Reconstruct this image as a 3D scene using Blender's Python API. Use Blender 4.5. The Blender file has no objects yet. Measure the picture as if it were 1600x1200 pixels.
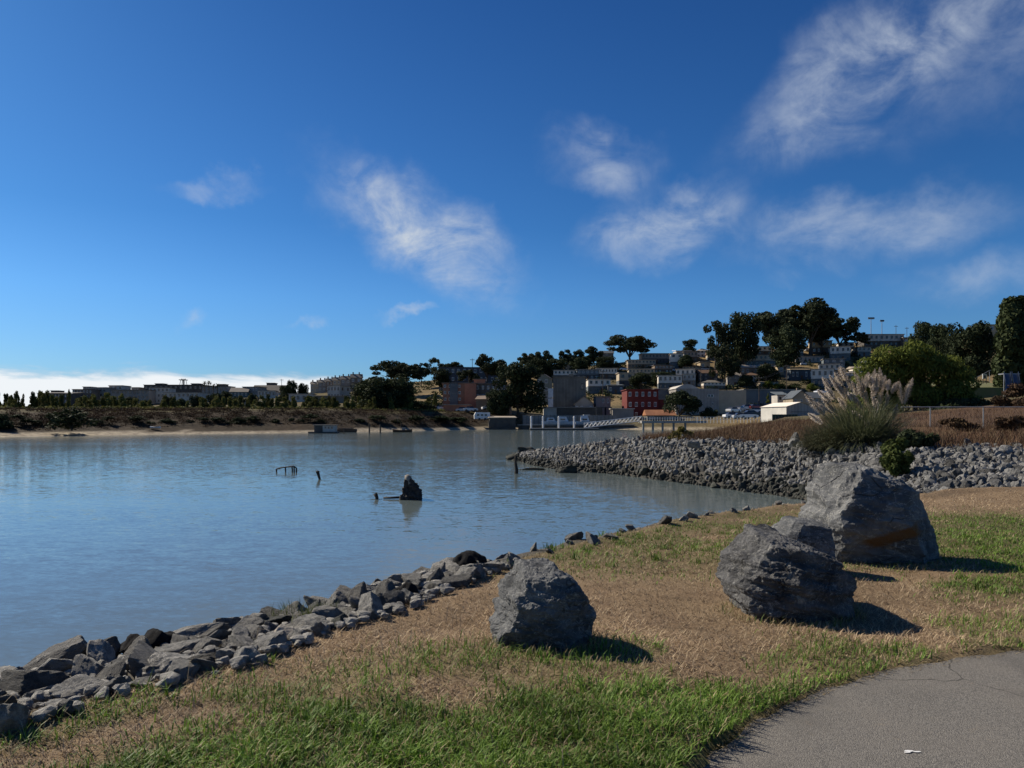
import bpy, bmesh, math, random
import numpy as np
from mathutils import Vector, noise

random.seed(7)
rs = np.random.RandomState(7)
scene = bpy.context.scene
COL = scene.collection
R = math.radians

# ------------------------------------------------------------------ camera, sky, sun, exposure
F, HOR, EZ = 1160.0, 657.0, 2.8          # focal length in photo pixels, eye level row, eye height above the water
cam = bpy.data.cameras.new('camera')
cam.sensor_width = 36.0
cam.lens = 36.0 * F / 1600
cam.shift_y = (HOR - 600) / 1600
cam.clip_start, cam.clip_end = 0.05, 9000
camo = bpy.data.objects.new('camera', cam)
COL.objects.link(camo)
camo.location = (0, 0, EZ)
camo.rotation_euler = (R(90), 0, 0)
scene.camera = camo

SUN_EL, SUN_AZ = 37.0, 57.0              # azimuth counted from the view axis towards the left
sd = bpy.data.lights.new('sun', 'SUN')
sd.energy = 5.0
sd.angle = R(0.5)
sd.color = (1.0, 0.90, 0.76)
so = bpy.data.objects.new('sun', sd)
COL.objects.link(so)
tosun = Vector((-math.sin(R(SUN_AZ)) * math.cos(R(SUN_EL)), math.cos(R(SUN_AZ)) * math.cos(R(SUN_EL)), math.sin(R(SUN_EL))))
so.rotation_euler = (-tosun).to_track_quat('-Z', 'Y').to_euler()
so.location = (-30, 20, 40)

vs = scene.view_settings
vs.view_transform = 'Standard'
vs.look = 'None'
vs.exposure = 0.42
vs.gamma = 1.0
vs.use_curve_mapping = False


class NT:
    """small helper round a node tree"""
    def __init__(self, tree):
        self.t = tree
        tree.nodes.clear()

    def n(self, typ, **kw):
        nd = self.t.nodes.new(typ)
        for k, v in kw.items():
            if k == 'ins':
                for i, val in v.items():
                    if hasattr(val, 'is_output'):
                        self.t.links.new(val, nd.inputs[i])
                    else:
                        nd.inputs[i].default_value = val
            else:
                setattr(nd, k, v)
        return nd

    def math(self, op, a, b=0.0, clamp=False):
        return self.n('ShaderNodeMath', operation=op, use_clamp=clamp, ins={0: a, 1: b}).outputs[0]

    def ramp(self, fac, a, b, lo=0.0, hi=1.0, smooth=True):
        return self.n('ShaderNodeMapRange', interpolation_type='SMOOTHSTEP' if smooth else 'LINEAR',
                      ins={0: fac, 1: a, 2: b, 3: lo, 4: hi}).outputs[0]

    def mix(self, fac, a, b, blend='MIX'):
        nd = self.n('ShaderNodeMix', data_type='RGBA', blend_type=blend)
        for i, v in ((0, fac), (6, a), (7, b)):
            if hasattr(v, 'is_output'):
                self.t.links.new(v, nd.inputs[i])
            else:
                nd.inputs[i].default_value = v if i == 0 else (v[0], v[1], v[2], 1)
        return nd.outputs[2]

    def noise(self, vec, scale, detail=4.0, rough=0.55, dist=0.0):
        return self.n('ShaderNodeTexNoise', ins={'Vector': vec, 'Scale': scale, 'Detail': detail, 'Roughness': rough, 'Distortion': dist}).outputs[0]


world = bpy.data.worlds.new('World')
scene.world = world
world.use_nodes = True
w = NT(world.node_tree)
sky = w.n('ShaderNodeTexSky', sky_type='NISHITA', sun_disc=False, sun_elevation=R(SUN_EL), sun_rotation=R(-SUN_AZ),
          altitude=0.0, air_density=1.0, dust_density=0.6, ozone_density=3.0)
tc = w.n('ShaderNodeTexCoord').outputs['Generated']
sep = w.n('ShaderNodeSeparateXYZ', ins={0: tc})
az = w.math('ARCTAN2', sep.outputs[0], sep.outputs[1])
el = w.math('ARCSINE', sep.outputs[2])
ang = w.n('ShaderNodeCombineXYZ', ins={0: az, 1: el}).outputs[0]
warp = w.n('ShaderNodeTexNoise', ins={'Vector': ang, 'Scale': 9.0, 'Detail': 5.0, 'Roughness': 0.6})
wv = w.n('ShaderNodeVectorMath', operation='SUBTRACT', ins={0: warp.outputs[1], 1: (0.5, 0.5, 0.5)}).outputs[0]
wv = w.n('ShaderNodeVectorMath', operation='SCALE', ins={0: wv, 3: 0.11}).outputs[0]
ang2 = w.n('ShaderNodeVectorMath', operation='ADD', ins={0: ang, 1: wv}).outputs[0]
flat = w.n('ShaderNodeVectorMath', operation='MULTIPLY', ins={0: ang2, 1: (1.0, 1.0, 0.0)}).outputs[0]


def azel(px, py):
    a = math.atan((px - 800) / F)
    return a, math.atan((HOR - py) / F * math.cos(a))


# cloud puffs: place (az, el), half sizes, tilt, weight -- the ones in view and more of the same all round
PUFFS = []
for px, py, rx, ry, tilt, k in [(655, 358, 190, 74, -34, 1.0), (1040, 352, 135, 55, 8, 0.72), (945, 245, 95, 50, -14, 0.5),
                                (1350, 105, 215, 82, 26, 0.58), (1350, 352, 190, 48, 4, 0.5), (335, 290, 70, 17, 10, 0.38),
                                (1540, 430, 120, 40, 0, 0.3), (300, 493, 26, 14, 30, 0.4), (475, 515, 34, 9, 0, 0.42),
                                (632, 495, 40, 10, 10, 0.42), (1560, 40, 190, 110, 20, 0.26),
                                (1270, 425, 60, 22, 0, 0.3)]:
    a, e = azel(px, py)
    PUFFS.append((a, e, rx / F, ry / F, tilt, k))
for i in range(9):
    PUFFS.append((R(62 + i * 30), R(18 + 13 * ((i * 5) % 4)), 0.2 + 0.04 * (i % 3), 0.07, -20 + 15 * (i % 4), 0.6))
dens = None
for a, e, rx, ry, tilt, k in PUFFS:
    mp = w.n('ShaderNodeMapping', vector_type='TEXTURE', ins={0: flat, 1: (a, e, 0), 2: (0, 0, R(tilt)), 3: (rx, ry, 1)})
    ln = w.n('ShaderNodeVectorMath', operation='LENGTH', ins={0: mp.outputs[0]}).outputs['Value']
    m = w.ramp(ln, 1.25, 0.0, 0.0, k)
    dens = m if dens is None else w.math('ADD', dens, m)
st = w.n('ShaderNodeMapping', ins={0: ang, 2: (0, 0, R(25)), 3: (1.0, 1.45, 1.0)}).outputs[0]
fb = w.noise(st, 9.0, 9.0, 0.6, 0.6)
fb2 = w.noise(st, 46.0, 8.0, 0.62, 0.5)
fbs = w.math('ADD', w.math('MULTIPLY', fb, 0.84), w.math('MULTIPLY', fb2, 0.16))
edge = w.ramp(fbs, 0.30, 0.74, 0.06, 1.7)
cl = w.math('MULTIPLY', w.math('MULTIPLY', dens, 0.84), edge, clamp=True)
# low bank of cloud on the horizon over the sea (towards the left and round behind)
bk = w.n('ShaderNodeMapping', ins={0: ang, 3: (3.0, 14.0, 1.0)}).outputs[0]
bn = w.noise(bk, 3.2, 6.0, 0.6, 0.3)
hgt = w.math('ADD', el, w.math('MULTIPLY', w.math('SUBTRACT', bn, 0.5), -0.045))
bank = w.math('MULTIPLY', w.ramp(hgt, 0.064, 0.048, 0, 1), w.ramp(az, -0.15, -0.26, 0.0, 1.0))
cl2 = w.math('MAXIMUM', cl, w.math('MULTIPLY', bank, 0.95))
cr = w.n('ShaderNodeValToRGB', ins={0: w.math('DIVIDE', el, math.pi / 2, clamp=True)})
for i_, (p_, c_) in enumerate([(0.0, (0.42, 0.68, 1.02)), (0.10, (0.31, 0.66, 1.06)), (0.16, (0.21, 0.54, 0.92)), (0.33, (0.145, 0.41, 0.77)), (1.0, (0.12, 0.36, 0.71))]):
    e_ = cr.color_ramp.elements[i_] if i_ < 2 else cr.color_ramp.elements.new(p_)
    e_.position = p_
    e_.color = (*c_, 1)
tint = w.mix(1.0, sky.outputs[0], cr.outputs[0], 'MULTIPLY')
ccol = w.mix(bank, (5.8, 6.5, 7.5), (9.6, 9.9, 10.2))
fin = w.mix(cl2, tint, ccol)
bg = w.n('ShaderNodeBackground', ins={0: fin, 1: 0.07})
wo = w.n('ShaderNodeOutputWorld', ins={0: bg.outputs[0]})


# ------------------------------------------------------------------ pixel <-> place helpers
def P(px, py, Y):
    return Vector(((px - 800) / F * Y, Y, EZ + (HOR - py) / F * Y))


def interp(x, pts):
    return float(np.interp(x, [p[0] for p in pts], [p[1] for p in pts]))


# ------------------------------------------------------------------ mesh helpers
def tag(o, label=None, cat=None, group=None, kind=None):
    if label: o['label'] = label
    if cat: o['category'] = cat
    if group: o['group'] = group
    if kind: o['kind'] = kind
    return o


def link(name, me, parent=None, loc=None):
    o = bpy.data.objects.new(name, me)
    COL.objects.link(o)
    if parent is not None: o.parent = parent
    if loc is not None: o.location = loc
    return o


def empty(name, loc, rz=0.0, label=None, cat=None, group=None):
    o = link(name, None, None, loc)
    o.empty_display_size = 0.3
    o.rotation_euler = (0, 0, rz)
    return tag(o, label, cat, group)


def setmats(me, mats):
    for m in (mats if isinstance(mats, (list, tuple)) else [mats]):
        me.materials.append(m)


def mesh_of(name, V, Fc, mats, smooth=False, mi=None):
    me = bpy.data.meshes.new(name)
    me.from_pydata([tuple(v) for v in V], [], [tuple(f) for f in Fc])
    setmats(me, mats)
    if mi is not None: me.polygons.foreach_set('material_index', mi)
    if smooth: me.polygons.foreach_set('use_smooth', [True] * len(me.polygons))
    me.update()
    return me


def bigmesh(name, V, Fa, mats, col=None, smooth=False):
    """V (n,3) float, Fa (m,k) int, all faces with k corners; fast"""
    me = bpy.data.meshes.new(name)
    m, k = Fa.shape
    me.vertices.add(len(V)); me.vertices.foreach_set('co', np.ascontiguousarray(V, dtype=np.float32).ravel())
    me.loops.add(m * k); me.loops.foreach_set('vertex_index', np.ascontiguousarray(Fa, dtype=np.int32).ravel())
    me.polygons.add(m); me.polygons.foreach_set('loop_start', np.arange(0, m * k, k, dtype=np.int32))
    me.polygons.foreach_set('use_smooth', np.full(m, smooth))
    if col is not None:
        a = me.attributes.new('Col', 'FLOAT_COLOR', 'POINT')
        c4 = np.ones((len(V), 4), np.float32); c4[:, :3] = col
        a.data.foreach_set('color', c4.ravel())
    setmats(me, mats)
    me.update(calc_edges=True)
    me.validate()
    return me


class MB:
    def __init__(self):
        self.v, self.f, self.m = [], [], []

    def poly(self, pts, faces, m=0):
        b = len(self.v)
        self.v += [tuple(p) for p in pts]
        self.f += [tuple(b + i for i in f) for f in faces]
        self.m += [m] * len(faces)
        return self

    def box(self, x0, x1, y0, y1, z0, z1, m=0):
        return self.poly([(x0, y0, z0), (x1, y0, z0), (x1, y1, z0), (x0, y1, z0), (x0, y0, z1), (x1, y0, z1), (x1, y1, z1), (x0, y1, z1)],
                         [(0, 3, 2, 1), (4, 5, 6, 7), (0, 1, 5, 4), (1, 2, 6, 5), (2, 3, 7, 6), (3, 0, 4, 7)], m)

    def prism(self, pts2, y0, y1, m=0):
        """outline in x,z pushed along y"""
        n = len(pts2)
        v = [(p[0], y0, p[1]) for p in pts2] + [(p[0], y1, p[1]) for p in pts2]
        return self.poly(v, [tuple(range(n)), tuple(range(2 * n - 1, n - 1, -1))] + [(i, i + n, (i + 1) % n + n, (i + 1) % n) for i in range(n)], m)

    def tube(self, pts, rad, n=6, m=0):
        pts = [Vector(p) for p in pts]
        if not hasattr(rad, '__len__'): rad = [rad] * len(pts)
        b = len(self.v)
        for i, p in enumerate(pts):
            d = (pts[min(i + 1, len(pts) - 1)] - pts[max(i - 1, 0)]).normalized()
            u = d.orthogonal().normalized() if abs(d.z) < 0.9 else Vector((1, 0, 0)) - d * d.x
            u.normalize(); w_ = d.cross(u)
            for k in range(n):
                a = 2 * math.pi * k / n
                self.v.append(tuple(p + (u * math.cos(a) + w_ * math.sin(a)) * rad[i]))
        for i in range(len(pts) - 1):
            for k in range(n):
                self.f.append((b + i * n + k, b + i * n + (k + 1) % n, b + (i + 1) * n + (k + 1) % n, b + (i + 1) * n + k)); self.m.append(m)
        self.f.append(tuple(b + k for k in range(n))[::-1]); self.m.append(m)
        self.f.append(tuple(b + (len(pts) - 1) * n + k for k in range(n))); self.m.append(m)
        return self

    def mesh(self, name, mats, smooth=False):
        return mesh_of(name, self.v, self.f, mats, smooth, self.m)

    def build(self, name, mats, parent=None, smooth=False, loc=None):
        return link(name, self.mesh(name, mats, smooth), parent, loc)


# ------------------------------------------------------------------ materials
MATS = {}


def M(name, c1, c2=None, scale=3.0, rough=0.85, bump=0.0, bscale=None, spec=0.3, detail=5.0, coord='Position', metal=0.0, lo=0.35, hi=0.65, rnd=0.0):
    if name in MATS: return MATS[name]
    m = bpy.data.materials.new(name)
    m.use_nodes = True
    t = NT(m.node_tree)
    pos = t.n('ShaderNodeNewGeometry').outputs['Position'] if coord == 'Position' else t.n('ShaderNodeTexCoord').outputs[coord]
    bs = t.n('ShaderNodeBsdfPrincipled', ins={'Roughness': rough, 'Specular IOR Level': spec, 'Metallic': metal})
    if c2 is None: c2 = tuple(x * 0.78 for x in c1)
    fac = t.ramp(t.noise(pos, scale, detail, 0.6), lo, hi)
    c = t.mix(fac, c1, c2)
    if rnd:
        r_ = t.n('ShaderNodeObjectInfo').outputs['Random']
        k = t.ramp(r_, 0, 1, 1 - rnd, 1 + rnd, False)
        kk = t.n('ShaderNodeCombineColor', ins={0: k, 1: k, 2: k}).outputs[0]
        c = t.mix(1.0, c, kk, 'MULTIPLY')
    t.t.links.new(c, bs.inputs['Base Color'])
    if bump:
        bn_ = t.n('ShaderNodeBump', ins={'Strength': bump, 'Distance': 0.02, 'Height': t.noise(pos, bscale or scale * 6, 6, 0.65)})
        t.t.links.new(bn_.outputs[0], bs.inputs['Normal'])
    t.n('ShaderNodeOutputMaterial', ins={0: bs.outputs[0]})
    MATS[name] = m
    return m


def rock_material(name, base, dark, pale, scale, coord='Object', stain=None, rnd=0.25, bdist=0.02, strata=True, crack=False):
    m = bpy.data.materials.new(name)
    m.use_nodes = True
    t = NT(m.node_tree)
    pos = t.n('ShaderNodeTexCoord').outputs[coord]
    r_ = t.n('ShaderNodeObjectInfo').outputs['Random']
    p2 = t.n('ShaderNodeVectorMath', operation='ADD', ins={0: pos, 1: t.n('ShaderNodeCombineXYZ', ins={0: t.math('MULTIPLY', r_, 17.0), 1: t.math('MULTIPLY', r_, 9.0)}).outputs[0]}).outputs[0]
    big = t.noise(p2, scale, 8, 0.65, 0.4)
    fine = t.noise(p2, scale * 9, 8, 0.7)
    c = t.mix(t.ramp(big, 0.36, 0.66), base, dark)
    c = t.mix(t.ramp(t.noise(p2, scale * 2.6, 7, 0.7, 0.8), 0.56, 0.72, 0, 0.75), c, pale)
    c = t.mix(t.ramp(fine, 0.4, 0.75, 0, 0.45), c, dark)
    # pale quartz veins
    vn = t.noise(t.n('ShaderNodeMapping', ins={0: p2, 2: (0.5, 0.3, 0.9), 3: (1, 1, 2.6)}).outputs[0], scale * 1.3, 5, 0.6, 0.9)
    vein = t.ramp(t.math('ABSOLUTE', t.math('SUBTRACT', vn, 0.5)), 0.012, 0.0, 0, 0.55)
    c = t.mix(vein, c, pale)
    if crack:
        wp = t.n('ShaderNodeVectorMath', operation='ADD', ins={0: p2, 1: t.n('ShaderNodeVectorMath', operation='SCALE', ins={0: t.n('ShaderNodeTexNoise', ins={'Vector': p2, 'Scale': scale * 1.5, 'Detail': 5.0}).outputs[1], 3: 0.22}).outputs[0]}).outputs[0]
        vd = t.n('ShaderNodeTexVoronoi', feature='DISTANCE_TO_EDGE', ins={'Vector': t.n('ShaderNodeMapping', ins={0: wp, 2: (0.4, 0.2, 0.3), 3: (1, 1, 1.7)}).outputs[0], 'Scale': scale * 0.75}).outputs['Distance']
        ck = t.math('MULTIPLY', t.ramp(vd, 0.022, 0.0, 0, 0.55), t.ramp(t.noise(p2, scale * 1.1, 2, 0.5), 0.48, 0.6))
        c = t.mix(ck, c, tuple(x * 0.4 for x in dark))
        lich = t.ramp(t.noise(p2, scale * 5, 6, 0.75, 0.3), 0.62, 0.68, 0, 0.6)
        c = t.mix(lich, c, tuple(x * k_ for x, k_ in zip(pale, (1.05, 1.05, 0.9))))
    if stain:
        # rusty stain: a shape of its own, (plane normal, offset, width, centre, radius, colour)
        nrm, off, wid, cen, rad, scol = stain
        dd = t.n('ShaderNodeVectorMath', operation='DOT_PRODUCT', ins={0: pos, 1: nrm}).outputs['Value']
        dd = t.math('ADD', dd, t.math('MULTIPLY', t.math('SUBTRACT', big, 0.5), 0.12))
        s1 = t.ramp(t.math('ABSOLUTE', t.math('SUBTRACT', dd, off)), wid, wid * 0.5, 0, 1)
        dc = t.n('ShaderNodeVectorMath', operation='DISTANCE', ins={0: pos, 1: cen}).outputs['Value']
        s2 = t.ramp(dc, rad, rad * 0.7, 0, 1)
        c = t.mix(t.math('MULTIPLY', s1, s2), c, scol)
    if rnd:
        k = t.ramp(r_, 0, 1, 1 - rnd, 1 + rnd, False)
        kk = t.n('ShaderNodeCombineColor', ins={0: k, 1: k, 2: t.math('MULTIPLY', k, 0.98)}).outputs[0]
        c = t.mix(1.0, c, kk, 'MULTIPLY')
    bs = t.n('ShaderNodeBsdfPrincipled', ins={'Base Color': c, 'Roughness': 0.82, 'Specular IOR Level': 0.3})
    h = t.math('ADD', t.math('MULTIPLY', big, 0.8), t.math('ADD', t.math('MULTIPLY', fine, 0.5), t.math('MULTIPLY', t.noise(p2, scale * 30, 5, 0.7), 0.25)))
    if strata:
        lay = t.noise(t.n('ShaderNodeMapping', ins={0: p2, 2: (0.25, 0.2, 0.0), 3: (1, 1, 7)}).outputs[0], scale * 1.6, 6, 0.6)
        h = t.math('ADD', h, t.math('MULTIPLY', lay, 0.5))
    if crack: h = t.math('SUBTRACT', h, t.math('MULTIPLY', ck, 1.2))
    b = t.n('ShaderNodeBump', ins={'Strength': 0.9, 'Distance': bdist, 'Height': h})
    t.t.links.new(b.outputs[0], bs.inputs['Normal'])
    t.n('ShaderNodeOutputMaterial', ins={0: bs.outputs[0]})
    return m


def attr_material(name, rough=0.7, trans=0.0, spec=0.25):
    m = bpy.data.materials.new(name)
    m.use_nodes = True
    t = NT(m.node_tree)
    a = t.n('ShaderNodeAttribute', attribute_name='Col').outputs['Color']
    bs = t.n('ShaderNodeBsdfPrincipled', ins={'Base Color': a, 'Roughness': rough, 'Specular IOR Level': spec})
    out = bs.outputs[0]
    if trans:
        tr = t.n('ShaderNodeBsdfTranslucent', ins={0: a})
        out = t.n('ShaderNodeMixShader', ins={0: trans, 1: out, 2: tr.outputs[0]}).outputs[0]
    t.n('ShaderNodeOutputMaterial', ins={0: out})
    return m


def leaf_material(name, c1, c2, c3, scale=0.6, trans=0.18, rnd=0.2):
    m = bpy.data.materials.new(name)
    m.use_nodes = True
    t = NT(m.node_tree)
    pos = t.n('ShaderNodeNewGeometry').outputs['Position']
    c = t.mix(t.ramp(t.noise(pos, scale, 3, 0.6), 0.35, 0.65), c1, c2)
    c = t.mix(t.ramp(t.noise(pos, scale * 7, 2, 0.6), 0.5, 0.7, 0, 0.7), c, c3)
    r_ = t.n('ShaderNodeObjectInfo').outputs['Random']
    k = t.ramp(r_, 0, 1, 1 - rnd, 1 + rnd, False)
    kk = t.n('ShaderNodeCombineColor', ins={0: k, 1: k, 2: k}).outputs[0]
    c = t.mix(1.0, c, kk, 'MULTIPLY')
    bs = t.n('ShaderNodeBsdfPrincipled', ins={'Base Color': c, 'Roughness': 0.8, 'Specular IOR Level': 0.08})
    tr = t.n('ShaderNodeBsdfTranslucent', ins={0: c})
    mx = t.n('ShaderNodeMixShader', ins={0: trans, 1: bs.outputs[0], 2: tr.outputs[0]})
    t.n('ShaderNodeOutputMaterial', ins={0: mx.outputs[0]})
    return m


# water: muddy bay, rippled
def water_material():
    m = bpy.data.materials.new('bay_water')
    m.use_nodes = True
    t = NT(m.node_tree)
    pos = t.n('ShaderNodeNewGeometry').outputs['Position']
    p1 = t.n('ShaderNodeMapping', ins={0: pos, 2: (0, 0, R(-14)), 3: (0.55, 1.25, 1)}).outputs[0]
    p2 = t.n('ShaderNodeMapping', ins={0: pos, 2: (0, 0, R(20)), 3: (0.8, 1.5, 1)}).outputs[0]
    n1 = t.n('ShaderNodeTexNoise', ins={'Vector': p1, 'Scale': 3.2, 'Detail': 3.0, 'Roughness': 0.6, 'Distortion': 0.3}).outputs[1]
    n2 = t.n('ShaderNodeTexNoise', ins={'Vector': p2, 'Scale': 11.0, 'Detail': 2.0, 'Roughness': 0.5, 'Distortion': 0.3}).outputs[1]
    patch = t.ramp(t.noise(t.n('ShaderNodeMapping', ins={0: pos, 3: (0.3, 1, 1)}).outputs[0], 0.09, 3, 0.6), 0.35, 0.65, 0.5, 1.1)
    vs_ = lambda v_, k: t.n('ShaderNodeVectorMath', operation='MULTIPLY', ins={0: t.n('ShaderNodeVectorMath', operation='SUBTRACT', ins={0: v_, 1: (0.5, 0.5, 0.5)}).outputs[0], 1: k}).outputs[0]
    tl = t.n('ShaderNodeVectorMath', operation='ADD', ins={0: vs_(n1, (0.07, 0.16, 0)), 1: vs_(n2, (0.10, 0.17, 0))}).outputs[0]
    tl = t.n('ShaderNodeVectorMath', operation='SCALE', ins={0: tl, 3: patch}).outputs[0]
    bp = t.n('ShaderNodeVectorMath', operation='NORMALIZE', ins={0: t.n('ShaderNodeVectorMath', operation='ADD', ins={0: tl, 1: (0, 0, 1)}).outputs[0]})
    mud = t.mix(t.ramp(t.noise(pos, 0.05, 3, 0.5), 0.35, 0.65), (0.105, 0.13, 0.127), (0.095, 0.123, 0.127))
    bs = t.n('ShaderNodeBsdfPrincipled', ins={'Base Color': mud, 'Roughness': 0.10, 'IOR': 1.333, 'Specular IOR Level': 0.5, 'Normal': bp.outputs[0]})
    t.n('ShaderNodeOutputMaterial', ins={0: bs.outputs[0]})
    return m


def asphalt_material():
    m = bpy.data.materials.new('asphalt')
    m.use_nodes = True
    t = NT(m.node_tree)
    pos = t.n('ShaderNodeNewGeometry').outputs['Position']
    vor = t.n('ShaderNodeTexVoronoi', ins={'Vector': pos, 'Scale': 210.0})
    cid = t.n('ShaderNodeSeparateColor', ins={0: vor.outputs['Color']}).outputs[0]
    c = t.mix(t.ramp(cid, 0.1, 0.95), (0.115, 0.108, 0.097), (0.22, 0.205, 0.178))
    c = t.mix(t.ramp(t.noise(pos, 60, 4, 0.7), 0.5, 0.7, 0, 0.6), c, (0.06, 0.058, 0.055))
    c = t.mix(t.ramp(t.noise(pos, 1.6, 5, 0.6), 0.4, 0.7, 0, 0.35), c, (0.20, 0.18, 0.15))
    wp = t.n('ShaderNodeVectorMath', operation='ADD', ins={0: pos, 1: t.n('ShaderNodeVectorMath', operation='SCALE', ins={0: t.n('ShaderNodeTexNoise', ins={'Vector': pos, 'Scale': 3.0, 'Detail': 6.0}).outputs[1], 3: 0.35}).outputs[0]}).outputs[0]
    ce = t.n('ShaderNodeTexVoronoi', feature='DISTANCE_TO_EDGE', ins={'Vector': wp, 'Scale': 0.55}).outputs['Distance']
    c = t.mix(t.ramp(ce, 0.006, 0.0, 0, 0.75), c, (0.03, 0.028, 0.025))
    c = t.mix(t.ramp(t.noise(pos, 0.7, 4, 0.6), 0.52, 0.66, 0, 0.4), c, (0.085, 0.08, 0.073))
    c = t.mix(t.ramp(t.noise(pos, 9.0, 5, 0.7), 0.62, 0.72, 0, 0.35), c, (0.22, 0.175, 0.115))
    bp = t.n('ShaderNodeBump', ins={'Strength': 0.7, 'Distance': 0.006, 'Height': t.math('SUBTRACT', t.noise(pos, 120, 4, 0.7), vor.outputs['Distance'])})
    bs = t.n('ShaderNodeBsdfPrincipled', ins={'Base Color': c, 'Roughness': 0.9, 'Specular IOR Level': 0.2, 'Normal': bp.outputs[0]})
    t.n('ShaderNodeOutputMaterial', ins={0: bs.outputs[0]})
    return m


def ground_attr_material(name, bump=0.6, bs_=60.0, dist=0.015):
    m = bpy.data.materials.new(name)
    m.use_nodes = True
    t = NT(m.node_tree)
    pos = t.n('ShaderNodeNewGeometry').outputs['Position']
    a = t.n('ShaderNodeAttribute', attribute_name='Col').outputs['Color']
    n1 = t.noise(pos, bs_, 6, 0.7)
    c = t.mix(1.0, a, t.mix(t.ramp(n1, 0.3, 0.7), (0.55, 0.52, 0.5), (1.3, 1.3, 1.25)), 'MULTIPLY')
    bp = t.n('ShaderNodeBump', ins={'Strength': bump, 'Distance': dist, 'Height': n1})
    b = t.n('ShaderNodeBsdfPrincipled', ins={'Base Color': c, 'Roughness': 0.95, 'Specular IOR Level': 0.1, 'Normal': bp.outputs[0]})
    t.n('ShaderNodeOutputMaterial', ins={0: b.outputs[0]})
    return m


WATER = water_material()
ASPH = asphalt_material()
LAWN = ground_attr_material('lawn_soil')
HILL = ground_attr_material('hill_soil', 0.8, 0.9, 0.25)
BLADE = attr_material('grass_blades', 0.6, 0.25)
STRAW = attr_material('dry_stalks', 0.8, 0.15)
ROCK_BANK = rock_material('bank_rock', (0.29, 0.278, 0.25), (0.115, 0.112, 0.105), (0.47, 0.445, 0.395), 2.0, rnd=0.55, bdist=0.08)
ROCK_RIP = rock_material('revetment_rock', (0.215, 0.21, 0.20), (0.08, 0.08, 0.077), (0.36, 0.35, 0.32), 1.6, rnd=0.65, bdist=0.10)
ROCK_WET = rock_material('wet_weedy_rock', (0.05, 0.052, 0.04), (0.022, 0.024, 0.02), (0.09, 0.09, 0.07), 3.0, rnd=0.3)
BARK = M('bark', (0.075, 0.06, 0.045), (0.04, 0.033, 0.027), 4, 0.9, 0.5)
GLASS = M('window_glass', (0.03, 0.035, 0.045), (0.05, 0.055, 0.065), 0.8, 0.12, 0, spec=0.6)
WHITE = M('white_paint', (0.72, 0.72, 0.70), (0.6, 0.6, 0.58), 1.5, 0.6)

# ------------------------------------------------------------------ the setting: bed, water, far shore and hill
def grid_noise(x, y, s, oct_=4, seed=0.0):
    return noise.fractal(Vector((x * s + seed, y * s - seed, seed * 0.37)), 1.0, 2.0, oct_)


gb = MB().poly([(-6000, -3000, -1.6), (6000, -3000, -1.6), (6000, 8000, -1.6), (-6000, 8000, -1.6)], [(0, 1, 2, 3)])
tag(gb.build('ground', M('mud', (0.10, 0.085, 0.06), (0.07, 0.06, 0.045), 0.3)), kind='structure')
wt = MB().poly([(-3000, -600, 0), (3000, -600, 0), (3000, 4000, 0), (-3000, 4000, 0)], [(0, 1, 2, 3)])
tag(wt.build('water', WATER), kind='structure')

SHORE = [(-900, 80), (-400, 100), (0, 125), (250, 148), (500, 171), (620, 190), (740, 226), (820, 234), (1000, 228), (1100, 226), (3000, 226)]
RIDGE = [(-900, 642), (0, 638), (200, 634), (330, 625), (430, 618), (560, 606), (600, 602), (700, 592), (800, 584), (900, 574), (1000, 563), (1100, 554),
         (1200, 547), (1300, 538), (1400, 531), (1500, 522), (1600, 514), (2200, 498), (3000, 520)]
BASE = [(-900, 642), (0, 642), (500, 641), (740, 645), (850, 650), (1000, 650), (1200, 651), (1350, 648), (1600, 643), (3000, 640)]
RDIST = [(-900, 430), (500, 440), (700, 400), (900, 400), (1200, 420), (1600, 430), (3000, 430)]
BANKW = 32.0


def hill_z(px, Y):
    S, Rr, B, D = interp(px, SHORE), interp(px, RIDGE), interp(px, BASE), interp(px, RDIST)
    d = Y - S
    yb = S + BANKW
    zb = EZ + (HOR - B) / F * yb
    if d <= 0: return max(-1.5, d * 0.18)
    beach = interp(px, [(0, 5.5), (500, 3.5), (700, 5), (900, 2.5)])
    if d < beach: return 0.85 * d / beach
    if d < BANKW:
        t = (d - beach) / (BANKW - beach)
        return 0.85 + (zb - 0.85) * min(1.0, t * 1.55) ** 0.9
    if Y <= D:
        t = (Y - yb) / (D - yb)
        return EZ + (HOR - (B + (Rr - B) * t)) / F * Y
    zr = EZ + (HOR - Rr) / F * D
    return zr - (Y - D) * 0.03 if Y < D + 300 else zr - 9 - (Y - D - 300) * 0.06


def Yof(px, py):
    S, Rr, B, D = interp(px, SHORE), interp(px, RIDGE), interp(px, BASE), interp(px, RDIST)
    yb = S + BANKW
    return yb + (D - yb) * min(1.0, max(0.0, (B - py) / (B - Rr)))


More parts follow.
